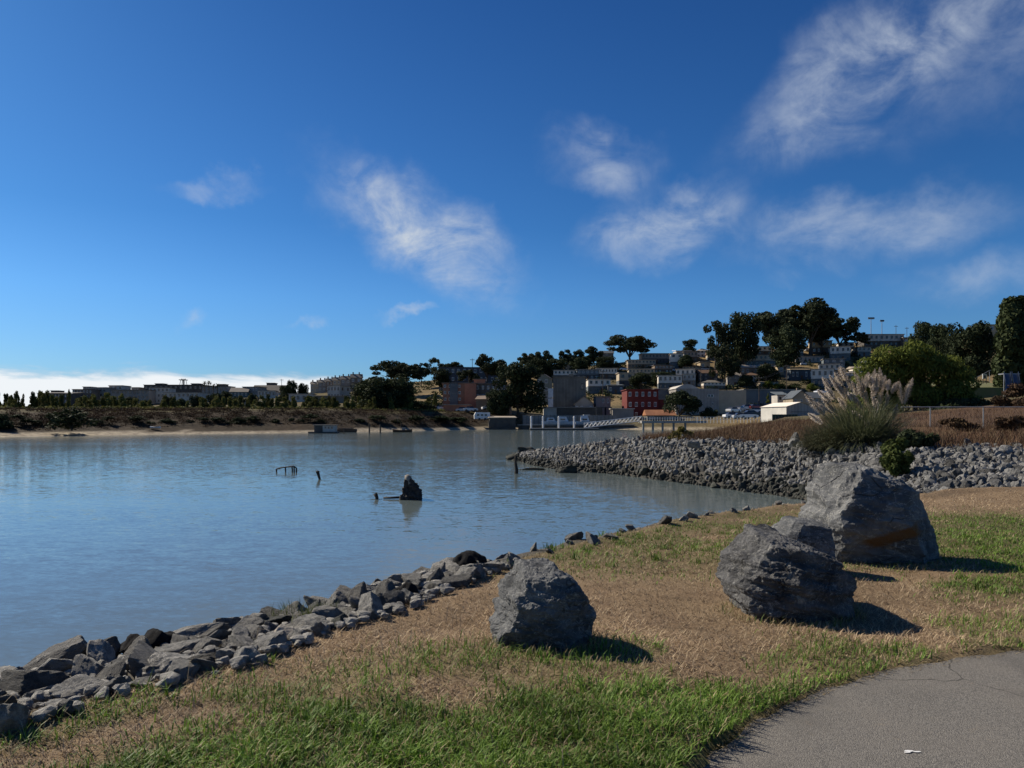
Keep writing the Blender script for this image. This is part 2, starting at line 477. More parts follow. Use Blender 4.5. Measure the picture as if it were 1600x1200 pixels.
pxs = np.arange(-900, 2601, 18)
offs = [-9, -3, 0, 1.5, 3, 5, 7, 9, 12, 15, 19, 23, 27, 32]
V, Fc, CC = [], [], []
rows = len(offs) + 34 + 8
for px in pxs:
    S, D = interp(px, SHORE), interp(px, RDIST)
    ys = [S + o for o in offs] + list(np.linspace(S + BANKW, D, 35)[1:]) + [D + q for q in (10, 30, 70, 130, 200, 300, 600, 1500)]
    for Y in ys:
        X = (px - 800) / F * Y
        z = hill_z(px, Y)
        d = Y - S
        nz = grid_noise(X, Y, 0.05, 5, 3.1)
        if d > 8: z += nz * 0.5
        V.append((X, Y, z))
        n2 = grid_noise(X, Y, 0.018, 4, 9.0) * 0.5 + 0.5
        n3 = grid_noise(X, Y, 0.13, 4, 5.0) * 0.5 + 0.5
        beach = interp(px, [(0, 3.6), (500, 2.4), (700, 4), (900, 2.5)])
        if d < beach + 0.8 * nz:
            c = np.array((0.33, 0.285, 0.215)) * (0.85 + 0.25 * n3)
        elif d < 30 and px < 800:
            c = np.array((0.058, 0.039, 0.026)) * (1 - n3) + np.array((0.034, 0.03, 0.019)) * n3
            if d > 20: c = c * 0.4 + np.array((0.13, 0.12, 0.05)) * 0.6
        else:
            k = min(1, max(0, (n2 - 0.35) * 3))
            c = np.array((0.21, 0.155, 0.08)) * k + np.array((0.10, 0.085, 0.05)) * (1 - k)
            c = c * (0.8 + 0.55 * n3)
            if px < 620: c = c * np.array((.5, .55, .5))
        CC.append(c)
Fq = []
for i in range(len(pxs) - 1):
    for j in range(rows - 1):
        a = i * rows + j
        Fq.append((a, a + rows, a + rows + 1, a + 1))
tag(link('hill', bigmesh('hill', np.array(V), np.array(Fq), HILL, np.array(CC), True)), kind='structure')

# ------------------------------------------------------------------ near bank and lawn
BANK = np.array([(-16, -14), (-7.6, -4.0), (-4.2, 1.2), (-2.95, 3.4), (-2.65, 3.84), (-2.24, 4.34), (-1.65, 5.18), (-0.89, 6.44), (-0.27, 7.97), (0.56, 9.28), (1.9, 11.05),
                 (3.29, 12.7), (5.37, 14.5), (7.9, 16.0), (9.6, 16.9), (10.6, 18.0), (13, 18.9), (18, 19.5), (34, 20.7), (60, 22)], float)
LANDPOLY = np.vstack([BANK, [(60, -14)]])


def in_poly(x, y, poly):
    c = np.zeros(x.shape, bool)
    j = len(poly) - 1
    for i in range(len(poly)):
        xi, yi = poly[i]; xj, yj = poly[j]
        cond = ((yi > y) != (yj > y)) & (x < (xj - xi) * (y - yi) / (yj - yi + 1e-12) + xi)
        c ^= cond
        j = i
    return c


def dist_line(x, y, line):
    d = np.full(x.shape, 1e9)
    for (ax, ay), (bx, by) in zip(line[:-1], line[1:]):
        dx, dy = bx - ax, by - ay
        t = np.clip(((x - ax) * dx + (y - ay) * dy) / (dx * dx + dy * dy), 0, 1)
        d = np.minimum(d, np.hypot(x - ax - t * dx, y - ay - t * dy))
    return d


def vnoise(x, y, s, oct_=3, seed=0.0):
    return np.array([grid_noise(a, b, s, oct_, seed) for a, b in zip(np.ravel(x), np.ravel(y))]).reshape(np.shape(x))


# smooth value noise on arrays (for large counts)
_T = rs.rand(256, 256)


def fnoise(x, y, s):
    x = np.asarray(x) * s + 40.3; y = np.asarray(y) * s + 71.7
    xi, yi = np.floor(x).astype(int), np.floor(y).astype(int)
    fx, fy = x - xi, y - yi
    fx = fx * fx * (3 - 2 * fx); fy = fy * fy * (3 - 2 * fy)
    g = lambda a, b: _T[a % 256, b % 256]
    return (g(xi, yi) * (1 - fx) + g(xi + 1, yi) * fx) * (1 - fy) + (g(xi, yi + 1) * (1 - fx) + g(xi + 1, yi + 1) * fx) * fy


def fbm(x, y, s, o=4):
    r_, a, t = 0, 1.0, 0
    for k in range(o):
        r_ = r_ + a * fnoise(x + 13.7 * k, y - 5.1 * k, s * 2 ** k); t += a; a *= 0.55
    return r_ / t


PATH_EDGE = [(-2.6, -2.0), (-0.8, 0.9), (0.3, 2.6), (0.80, 3.42), (1.31, 4.02), (1.9, 4.52), (2.5, 4.86), (3.07, 5.10), (3.63, 5.27), (5.0, 5.6), (8, 6.0), (14, 6.5), (24, 7.0)]


def sdist(x, y):
    """distance to the top edge of the bank, positive on the lawn"""
    d = dist_line(x, y, BANK)
    return np.where(in_poly(x, y, LANDPOLY), d, -d)


def lawn_z(x, y):
    x = np.asarray(x, float); y = np.asarray(y, float)
    s = sdist(x, y)
    top = 1.2 - 0.012 * np.clip(y - 5, -2, 14) + (fbm(x, y, 0.9) - 0.5) * 0.10 + (fbm(x, y, 5.0) - 0.5) * 0.03
    bw = np.interp(y, [2, 3.2, 4, 5.4, 6.6, 8.2, 10, 14], [2.9, 2.7, 2.4, 1.6, 1.15, .75, .4, .15])
    sl = 1.17 + np.maximum(np.minimum(s, 0), -bw) * 0.14 + np.clip(s + bw, -6, 0) * np.interp(y, [7, 11, 14], [0.45, 0.6, 0.95]) + (fbm(x, y, 1.5) - 0.5) * 0.12
    k = np.clip((s + 0.3) / 0.6, 0, 1)
    z = sl * (1 - k) + top * k
    # the path is cut in a little
    pe = np.interp(x, [p[0] for p in PATH_EDGE], [p[1] for p in PATH_EDGE])
    dp = pe - y
    z = np.where(dp > 0.02, np.minimum(z, 1.2 - 0.06), z)
    return z


def green_amount(x, y):
    yb = np.interp(x, [-3, -2.25, -0.8, 0.84, 1.9, 2.95, 3.84, 8], [3.2, 3.6, 4.4, 4.72, 4.72, 5.1, 5.45, 6.5])
    n = fbm(x, y, 1.3)
    g1 = np.clip((yb - y + (n - 0.5) * 0.9) / 0.5, 0, 1)
    g2 = np.clip((x - 0.50 * y - 0.1 + (n - 0.5) * 2.2) / 1.2, 0, 1) * np.clip((y - 6.3) / 0.8, 0, 1) * np.clip((14.2 - y) / 1.5, 0, 1)
    g3 = np.clip((y - 7.2) / 2, 0, 1) * np.clip((15 - y) / 2, 0, 1) * np.clip((n - 0.25) / 0.25, 0, 1) * 0.62
    g4 = np.clip(1 - np.abs(y - yb - 0.3) / 0.8, 0, 1) * np.clip((n - 0.45) / 0.1, 0, 1) * 0.5
    return np.maximum(np.maximum(g1, g2), np.maximum(g3, g4))


gx = np.arange(-15, 26.01, 0.13)
gy = np.arange(-6, 30.01, 0.13)
XX, YY = np.meshgrid(gx, gy, indexing='ij')
ZZ = lawn_z(XX, YY)
GA = green_amount(XX, YY)
nn = fbm(XX, YY, 2.2)[..., None]
dry = np.array((0.26, 0.19, 0.115)) * (1 - nn) + np.array((0.16, 0.11, 0.07)) * nn
grn = np.array((0.075, 0.082, 0.032))
colr = dry * (1 - GA[..., None] * 0.8) + grn * GA[..., None] * 0.8
sdn = sdist(XX, YY)
colr = np.where((sdn < -0.15)[..., None], np.array((0.085, 0.078, 0.066)) * (0.7 + 0.6 * nn), colr)
nx, ny = XX.shape
idx = np.arange(nx * ny).reshape(nx, ny)
Fq = np.stack([idx[:-1, :-1], idx[1:, :-1], idx[1:, 1:], idx[:-1, 1:]], -1).reshape(-1, 4)
tag(link('lawn', bigmesh('lawn', np.stack([XX, YY, ZZ], -1).reshape(-1, 3), Fq, LAWN, colr.reshape(-1, 3), True)), kind='structure')

# asphalt path: a sheet with a crumbling edge
pe = []
for i in range(len(PATH_EDGE) - 1):
    a, b = Vector(PATH_EDGE[i]), Vector(PATH_EDGE[i + 1])
    n_ = max(2, int((b - a).length / 0.05))
    for k in range(n_):
        p = a.lerp(b, k / n_)
        pe.append((p.x, p.y - 0.035 + 0.05 * grid_noise(p.x, p.y, 5.0, 4, 2.0)))
pv = [(x, y, 1.188) for x, y in pe] + [(x + 1.4, y - 3.4, 1.19) for x, y in pe] + [(x, y + 0.01, 1.10) for x, y in pe]
n_ = len(pe)
pf = [(i, i + n_, i + 1 + n_, i + 1) for i in range(n_ - 1)] + [(i, i + 1, i + 1 + 2 * n_, i + 2 * n_) for i in range(n_ - 1)]
tag(link('path', mesh_of('path', pv, pf, ASPH)), kind='structure')
pm = MB()
for k, (x, y, w_, h_) in enumerate([(1.93, 3.612, 0.030, 0.010), (1.965, 3.605, 0.022, 0.007), (1.915, 3.598, 0.018, 0.006)]):
    pts = [(x + w_ * math.cos(a) * random.uniform(.7, 1.2), y + h_ * math.sin(a) * random.uniform(.7, 1.3), 1.193) for a in np.linspace(0, 6.28, 9)[:-1]]
    pm.poly(pts, [tuple(range(8))])
tag(pm.build('paint_mark', WHITE), 'small worn white paint mark on the asphalt path', 'paint mark')

# ------------------------------------------------------------------ revetment spit across the inlet
ST = [  # toe, crest, mid, far, end
    ((-0.4, 53, -.4), (0.3, 53.6, .35), (.6, 54.4, .3), (.8, 55.5, -.4), (.9, 58, -1.2)),
    ((1.0, 46.5, -.4), (1.4, 49.5, .7), (1.9, 51.5, .6), (2.3, 53.5, -.3), (2.5, 57, -1.2)),
    ((2.5, 41.3, -.4), (2.9, 45.8, 1.05), (3.4, 48, .95), (4, 51, -.3), (4.2, 55, -1.2)),
    ((5.3, 37.9, -.4), (5.8, 42, 1.6), (7, 46, 1.5), (9, 54, -.3), (9.5, 58, -1.2)),
    ((7.4, 32.8, -.4), (8.3, 36.8, 1.75), (11.5, 46, 1.95), (16, 62, .6), (18, 72, -1.2)),
    ((8.8, 29.0, -.4), (10, 33.3, 1.72), (15, 48, 2.25), (24, 78, 2.2), (32, 105, 1.0)),
    ((9.9, 26.4, -.3), (11.9, 31, 1.68), (18.6, 50, 2.45), (33, 90, 3.0), (70, 190, 3.8)),
    ((10.0, 22.3, -.2), (13, 28.6, 1.68), (22, 50, 2.55), (40, 90, 3.4), (95, 208, 5)),
    ((10.3, 18.2, .80), (14.0, 25.4, 1.72), (25.5, 46, 2.45), (50, 92, 4.5), (113, 208, 8)),
    ((13, 18.7, .90), (16.5, 23.7, 1.76), (29, 42, 2.35), (62, 90, 6), (141, 208, 11)),
    ((18, 19.3, .90), (21, 23.3, 1.8), (34, 40, 2.4), (78, 88, 6), (178, 208, 12)),
    ((34, 20.5, .9), (37, 25, 1.8), (52, 40, 2.4), (115, 86, 6), (240, 204, 12))]
ST = np.array(ST, float)


def spit(s, t):
    """s along the stations 0..n-1, t: 0 toe, 1 crest, 2 mid, 3 far, 4 end"""
    i = min(int(s), len(ST) - 2); u = s - i
    j = min(int(t), 3); v_ = t - j
    p = (ST[i, j] * (1 - u) + ST[i + 1, j] * u) * (1 - v_) + (ST[i, j + 1] * (1 - u) + ST[i + 1, j + 1] * u) * v_
    return p


ss = np.linspace(0, len(ST) - 1, 111)
ts = np.concatenate([np.linspace(0, 1, 7), np.linspace(1, 2, 12)[1:], np.linspace(2, 3, 14)[1:], np.linspace(3, 4, 14)[1:]])
V, CC = [], []
for s in ss:
    for t in ts:
        p = spit(s, t)
        nz = grid_noise(p[0], p[1], 0.25, 4, 8.0)
        if t > 1.05: p[2] += nz * 0.16
        V.append(p)
        if t <= 1.0: c = (0.07, 0.067, 0.06)
        elif t < 2.6: c = np.array((0.10, 0.062, 0.036)) * (1 + 0.5 * nz)
        else: c = np.array((0.10, 0.085, 0.045)) * (1 + 0.5 * nz)
        CC.append(c)
nt_ = len(ts)
Fq = [(i * nt_ + j, (i + 1) * nt_ + j, (i + 1) * nt_ + j + 1, i * nt_ + j + 1) for i in range(len(ss) - 1) for j in range(nt_ - 1)]
tag(link('terrain', bigmesh('terrain', np.array(V), np.array(Fq), LAWN, np.array(CC), True)), kind='structure')

# ------------------------------------------------------------------ rocks
ICO = {}


def ico(sub):
    if sub not in ICO:
        bm = bmesh.new()
        bmesh.ops.create_icosphere(bm, subdivisions=sub, radius=1.0)
        bm.verts.ensure_lookup_table()
        ICO[sub] = (np.array([v.co[:] for v in bm.verts]), np.array([[v.index for v in f.verts] for f in bm.faces]))
        bm.free()
    return ICO[sub]


def cut_rock(dirs, planes, rough=0.0, seed=0.0, nscale=2.0):
    """star-shaped block bounded by planes (normal, distance)"""
    N = np.array([p[0] for p in planes], float)
    N /= np.linalg.norm(N, axis=1)[:, None]
    D = np.array([p[1] for p in planes], float)
    dt = dirs @ N.T
    q = np.where(dt > 1e-3, D[None, :] / np.maximum(dt, 1e-3), 1e9)
    r_ = q.min(1)
    return dirs * r_[:, None]


def rock_verts(seed, sub, nplanes=16, shape=(1, 0.75, 0.6), rough=0.08):
    g = np.random.RandomState(seed)
    dirs, faces = ico(sub)
    n = g.normal(size=(nplanes, 3)); n /= np.linalg.norm(n, axis=1)[:, None]
    pl = [(n[i], g.uniform(0.62, 1.0)) for i in range(nplanes)]
    pl += [((1, 0, 0), 1.1), ((-1, 0, 0), 1.1), ((0, 1, 0), 1.1), ((0, -1, 0), 1.1), ((0, 0, 1), 1.0), ((0, 0, -1), 1.0)]
    v = cut_rock(dirs, pl)
    if rough:
        d = np.array([noise.fractal(Vector(p) * 2.2 + Vector((seed, 0, 0)), 0.9, 2.1, 4) for p in v])
        v = v * (1 + rough * d)[:, None]
    return v * np.array(shape), faces


def rock_mesh(name, seed, sub, mat, nplanes=16, rough=0.08, smooth=False):
    g = np.random.RandomState(seed + 500)
    v, f = rock_verts(seed, sub, nplanes, (1, g.uniform(.6, .95), g.uniform(.45, .8)), rough)
    return bigmesh(name, v, f, mat, None, smooth)


# riprap on the spit: the 300 that show largest are rocks of their own, the rest one mass
RIPM = [rock_mesh('riprap_rock', 40 + i, 2, ROCK_RIP, 12, 0.10) for i in range(12)]
RIPW = [rock_mesh('riprap_rock', 60 + i, 2, ROCK_WET, 12, 0.10) for i in range(5)]
cand = []
g = np.random.RandomState(3)
tries = 0
cells = {}
while tries < 52000:
    tries += 1
    s = g.uniform(0, len(ST) - 1.4) if tries % 3 else g.uniform(5.5, 9.5)
    t = g.uniform(0.02, 1.12)
    p = spit(s, t)
    r_ = 0.085 + 0.14 * g.rand() ** 1.5 * (1.0 if g.rand() < 0.92 else 1.9)
    if s > 7.6 and s < 9.5: r_ *= 0.82
    key = (int(p[0] / 0.6), int(p[1] / 0.6))
    ok = True
    for a in (-1, 0, 1):
        for b in (-1, 0, 1):
            for (q, rq) in cells.get((key[0] + a, key[1] + b), ()):
                if (q[0] - p[0]) ** 2 + (q[1] - p[1]) ** 2 < (0.62 * (r_ + rq)) ** 2: ok = False
    if not ok: continue
    cells.setdefault(key, []).append((p, r_))
    cand.append((r_ / p[1], p, r_, s, t))
cand.sort(key=lambda c: -c[0])
inview = [c for c in cand if abs(c[1][0]) < 0.70 * c[1][1]]
top300 = set(id(c) for c in inview[:296])
RV, RF, RN = [], [], 0
small = [rock_verts(80 + i, 1, 10, (1, .8, .6), 0.1) for i in range(10)]
WV, WF, WN = [], [], 0
for c in cand:
    _, p, r_, s, t = c
    wet = p[2] < 0.42 + g.uniform(-.25, .15)
    rot = g.uniform(0, 6.28, 3) * (0.35, 0.35, 1)
    z = p[2] + r_ * 0.2
    if id(c) in top300:
        me = RIPW[g.randint(5)] if wet else RIPM[g.randint(12)]
        o = link('riprap_rock', me, None, (p[0], p[1], z))
        o.rotation_euler = rot
        k = r_ * g.uniform(1.0, 1.3)
        o.scale = (k, k, k * g.uniform(.8, 1.1))
        zone = 'behind the tall boulder' if 6.6 < s < 8.0 else 'beside the lawn at the right' if s >= 8.0 else 'across the inlet' if s > 4.6 else 'towards the tip of the spit'
        row = 'foot' if t < .35 else 'middle' if t < .72 else 'top'
        lab = ('dark wet' if wet else 'large grey' if r_ > .25 else 'grey') + ' riprap rock, ' + row + ' of the slope ' + zone
        tag(o, lab, 'rock', 'riprap rocks of the revetment')
    else:
        v, f = small[g.randint(10)]
        from mathutils import Euler
        m3 = np.array(Euler(rot).to_matrix())
        vv = (v * r_ * g.uniform(1.0, 1.3)) @ m3.T + np.array((p[0], p[1], z))
        if wet:
            WV.append(vv); WF.append(f + WN); WN += len(vv)
        else:
            RV.append(vv); RF.append(f + RN); RN += len(vv)
tag(link('riprap_mass', bigmesh('riprap_mass', np.vstack(RV), np.vstack(RF), ROCK_RIP)), 'mass of small grey riprap stones covering the spit', 'rocks', kind='stuff')
tag(link('wet_riprap_mass', bigmesh('wet_riprap_mass', np.vstack(WV), np.vstack(WF), ROCK_WET)), 'dark wet stones along the waterline of the spit', 'rocks', kind='stuff')

# single larger stones of the spit
def lone_rock(name, label, px, py, z, size, shape, mat, seed, rz=0.0, Y=None, sub=4, group=None):
    Y = Y or F * (EZ - z) / (py - HOR)
    v, f = rock_verts(seed, sub, 12, shape, 0.14)
    o = link(name, bigmesh(name, v * size, f, mat, None, False), None, ((px - 800) / F * Y, Y, z))
    o.rotation_euler = (0, 0, rz)
    return tag(o, label, 'rock', group)


lone_rock('spit_boulder', 'large dark boulder standing on the crest of the stony spit', 1010, 690, 1.45, 0.3, (1, .7, .8), ROCK_RIP, 201)
lone_rock('spit_boulder', 'dark grey boulder on the spit just left of the yellow bush', 1033, 686, 1.5, 0.36, (1, .7, .8), ROCK_RIP, 203)
lone_rock('spit_boulder', 'rounded boulder on top of the slope where brown brush begins', 1085, 694, 1.7, 0.27, (1.2, .7, .7), ROCK_RIP, 204)
lone_rock('weedy_rock', 'black weedy rock rising from the water off the spit', 885, 738, 0.0, 0.55, (1.1, .8, .75), ROCK_WET, 205)
lone_rock('weedy_rock', 'flat black rock barely breaking the water beside the weedy rock', 832, 735, -0.05, 0.75, (1.1, .5, .25), ROCK_WET, 206)
lone_rock('weedy_rock', 'dark rock at the very tip of the spit', 803, 716, 0.1, 0.65, (1.2, .8, .55), ROCK_WET, 207)
lone_rock('weedy_rock', 'dark rock heap behind the tip of the spit', 826, 709, 0.25, 0.85, (1.3, .8, .6), ROCK_WET, 208)

# ------------------------------------------------------------------ rocks of the near bank
BKM = [rock_mesh('bank_rock', 100 + i, 4, ROCK_BANK, 8 + i % 4, 0.05) for i in range(12)]
BKW = [rock_mesh('bank_rock', 130 + i, 4, ROCK_WET, 11, 0.12) for i in range(5)]
bl = np.array([(-6.0, -1.6), (-4.2, 1.2), (-2.95, 3.4), (-2.65, 3.84), (-2.24, 4.34), (-1.65, 5.18), (-0.89, 6.44), (-0.27, 7.97), (0.56, 9.28), (1.9, 11.05), (3.29, 12.7), (5.37, 14.5), (7.9, 16.0), (9.6, 16.9)])
seg = np.hypot(*(bl[1:] - bl[:-1]).T); cum = np.concatenate([[0], np.cumsum(seg)])


def bank_pt(a, off):
    i = min(int(np.searchsorted(cum, a, 'right')) - 1, len(seg) - 1)
    u = (a - cum[i]) / seg[i]
    p = bl[i] * (1 - u) + bl[i + 1] * u
    d = (bl[i + 1] - bl[i]) / seg[i]
    return p + np.array((-d[1], d[0])) * off


g = np.random.RandomState(12)
placed = []
count = 0
for k in range(9000):
    a = g.uniform(4.4, 11.6) if k % 12 else g.uniform(11.6, cum[-1])
    off = -0.03 + float(np.interp(a, [5, 7, 8, 9.5, 11.2, 12], [3.0, 2.7, 2.0, 1.5, 1.1, .9])) * g.rand()
    r_ = g.uniform(0.05, 0.10)
    if k < 500: r_ = g.uniform(0.10, 0.155)
    if a > 11.6:
        off = g.uniform(0.0, 0.8)
        r_ = g.uniform(0.05, 0.12)
    p = bank_pt(a, off)
    if any((q[0] - p[0]) ** 2 + (q[1] - p[1]) ** 2 < ((0.74 if a < 11.6 else 1.5) * (r_ + q[2])) ** 2 for q in placed): continue
    if count >= 285: break
    if abs(p[0]) > 0.72 * p[1] + 0.3 or p[1] < 2.0: continue
    zg = float(lawn_z(np.array([p[0]]), np.array([p[1]]))[0])
    if zg < -0.35: continue
    placed.append((p[0], p[1], r_))
    wet = zg < 0.5 or g.rand() < 0.08
    o = link('bank_rock', BKW[g.randint(5)] if wet else BKM[g.randint(12)], None, (p[0], p[1], zg + r_ * 0.28))
    o.rotation_euler = (g.uniform(-.7, .7), g.uniform(-.7, .7), g.uniform(0, 6.28))
    kk = r_ * g.uniform(0.85, 1.1)
    o.scale = (kk * g.uniform(.9, 1.3), kk, kk * g.uniform(.8, 1.2))
    if a > 11.6: lab = 'small stone at the far end of the near bank by the inlet'
    elif wet: lab = 'dark wet rock low on the near bank by the water'
    else:
        lab = ('broad' if r_ > 0.105 else 'middling' if r_ > 0.075 else 'small') + ' grey rock ' + ('on the lawn side' if off < .7 else 'in the middle' if off < 1.5 else 'on the water side') + \
            (' at the left end of the near bank' if a < 7.3 else ' halfway along the near bank' if a < 9.6 else ' at the right end of the near bank pile')
    tag(o, lab, 'rock', 'rocks piled along the near bank')
    count += 1
RV, RF, RN = [], [], 0
chip = [rock_verts(400 + i, 2, 9, (1, .8, .65), 0.06) for i in range(8)]
for k in range(1500):
    a = g.uniform(4.6, 11.8)
    off = -0.12 + float(np.interp(a, [5, 7, 8, 9.5, 11.2, 12], [3.1, 2.8, 2.1, 1.6, 1.2, .9])) * g.rand()
    p = bank_pt(a, off)
    r_ = g.uniform(.02, .06)
    zg = float(lawn_z(np.array([p[0]]), np.array([p[1]]))[0])
    v, f = chip[g.randint(8)]
    ca, sa = math.cos(k * 1.7), math.sin(k * 1.7)
    vv = v[:, [0, 1, 2]] * r_
    vv = np.stack([vv[:, 0] * ca - vv[:, 1] * sa, vv[:, 0] * sa + vv[:, 1] * ca, vv[:, 2]], 1) + np.array((p[0], p[1], zg + r_ * .35 + .02))
    RV.append(vv); RF.append(f + RN); RN += len(vv)
tag(link('bank_rubble', bigmesh('bank_rubble', np.vstack(RV), np.vstack(RF), ROCK_BANK)), 'small rubble filling the gaps between the bank rocks', 'rubble', kind='stuff')
print('bank rocks', count)


def bank_lone(label, px, py, z, size, shape, mat, seed, rot, name='bank_rock'):
    Y = 3.0
    while Y < 20 and EZ + (HOR - py) / F * Y > float(lawn_z(np.array([(px - 800) / F * Y]), np.array([Y]))[0]): Y += 0.02
    z = float(lawn_z(np.array([(px - 800) / F * Y]), np.array([Y]))[0]) + size * 0.12
    v, f = rock_verts(seed, 5, 11, shape, 0.07)
    o = link(name, bigmesh(name, v * size * (0.62 if px < 700 else 0.85), f, mat), None, ((px - 800) / F * Y, Y, z))
    o.rotation_euler = rot
    return tag(o, label, 'rock')


PALE = rock_material('pale_slab_rock', (0.34, 0.30, 0.23), (0.22, 0.195, 0.16), (0.42, 0.38, 0.31), 3.0, rnd=0.0)
bank_lone('pale tan flat-faced slab lying between the bank rocks and dry grass', 450, 1002, 1.2, 0.2, (1, .8, .55), PALE, 301, (0.3, 0.1, 0.4))
bank_lone('pale grey long rock at the front of the near bank', 270, 1050, 1.2, 0.26, (1.3, .6, .4), ROCK_BANK, 302, (0.2, 0, 0.5))
bank_lone('big tilted grey slab leaning at the left end of the near bank', 75, 1055, 1.05, 0.34, (1.2, .7, .55), ROCK_BANK, 303, (0.1, -0.5, 0.6))
bank_lone('broad pale block amid the bank rocks above the waterline', 315, 1000, 0.98, 0.34, (1.35, .7, .42), ROCK_BANK, 304, (0.1, -0.15, 0.4))
bank_lone('black rounded rock at the water side of the near bank', 208, 1010, 0.72, 0.36, (1.2, .8, .62), ROCK_WET, 305, (0.1, 0.1, 0.3))
bank_lone('peaked grey rock standing highest on the near bank', 405, 962, 0.95, 0.24, (1, .8, 1.0), ROCK_BANK, 306, (0, 0.4, 0.3))
bank_lone('low rounded rock on the grassy corner of the bank by the inlet', 1075, 806, 1.15, 0.26, (1.3, .8, .6), ROCK_BANK, 307, (0, 0.1, 0.3))
bank_lone('dark rock beside the low corner rock of the inlet', 1068, 808, 1.15, 0.22, (1, .8, .8), ROCK_WET, 308, (0, 0.1, 1.3))
bank_lone('pale stone half buried where the lawn meets the inlet', 1103, 799, 1.15, 0.27, (1.5, .7, .45), PALE, 309, (0, 0, 0.5))
bank_lone('small tan stone at the lawn edge left of the tall boulder', 1140, 795, 1.15, 0.2, (1.2, .7, .6), PALE, 310, (0, 0, 0.2))
bank_lone('squat grey rock at the end of the rock line near the black cloth', 690, 893, 1.18, 0.19, (1, .8, .8), ROCK_BANK, 311, (0.1, 0.2, 0.9))
bank_lone('pale stone under the black cloth at the bank edge', 752, 884, 1.16, 0.17, (1.3, .7, .6), ROCK_BANK, 312, (0, 0.1, 0.6))


# black geotextile draped over rocks
def cloth(label, px, py, z, sx, sy, h, rz, seed):
    Y = 3.0
    while Y < 20 and EZ + (HOR - py) / F * Y > float(lawn_z(np.array([(px - 800) / F * Y]), np.array([Y]))[0]): Y += 0.02
    z = float(lawn_z(np.array([(px - 800) / F * Y]), np.array([Y]))[0]) + 0.04
    n = 22
    V = []
    for i in range(n):
        for j in range(n):
            u, v_ = i / (n - 1) * 2 - 1, j / (n - 1) * 2 - 1
            hh = h * max(0, 1 - (u * u * 0.9 + v_ * v_ * 0.8)) ** 0.6
            hh += 0.03 * noise.fractal(Vector((u * 2.5 + seed, v_ * 1.2, 0)), 1, 2, 3) + 0.02 * math.sin(u * 9 + v_ * 2)
            e = 1 + 0.14 * noise.noise(Vector((u * 3, v_ * 3, seed)))
            V.append((u * sx * e, v_ * sy * e, hh))
    Fq_ = [(i * n + j, (i + 1) * n + j, (i + 1) * n + j + 1, i * n + j + 1) for i in range(n - 1) for j in range(n - 1)]
    o = link('ground_cloth', mesh_of('ground_cloth', V, Fq_, M('black_cloth', (0.010, 0.010, 0.011), (0.016, 0.016, 0.016), 30, 0.9, 0.5, spec=0.08), True), None, ((px - 800) / F * Y, Y, z))
    o.rotation_euler = (0, 0, rz)
    sm = o.modifiers.new('thick', 'SOLIDIFY'); sm.thickness = 0.006
    return tag(o, label, 'cloth')


cloth('black ground cloth draped over a stone at the bank edge', 733, 890, 1.16, 0.20, 0.16, 0.17, 0.7, 1)
cloth('black cloth bulging between the rocks of the near bank', 235, 1018, 0.86, 0.22, 0.13, 0.11, 0.6, 2)
cloth('strip of black cloth showing between bank rocks and dry grass', 632, 940, 1.1, 0.22, 0.1, 0.1, 0.9, 3)

# ------------------------------------------------------------------ the boulders on the lawn
def silhouette_planes(pts, s, cx, cy, tilt):
    """pts: convex outline in photo pixels (clockwise on screen); s: metres per pixel; tilt: y-part of each side normal"""
    out = []
    n = len(pts)
    for i in range(n):
        (x0, y0), (x1, y1) = pts[i], pts[(i + 1) % n]
        x0, x1 = (x0 - cx) * s, (x1 - cx) * s
        y0, y1 = (cy - y0) * s, (cy - y1) * s
        dx, dz = x1 - x0, y1 - y0
        nx_, nz_ = -dz, dx
        L = math.hypot(nx_, nz_)
        nx_, nz_ = nx_ / L, nz_ / L
        d = nx_ * x0 + nz_ * y0
        if d < 0: nx_, nz_, d = -nx_, -nz_, -d
        t = tilt[i] if hasattr(tilt, '__len__') else tilt
        q = math.sqrt(1 + t * t)
        out.append(((nx_, t, nz_), d / q))
    return out


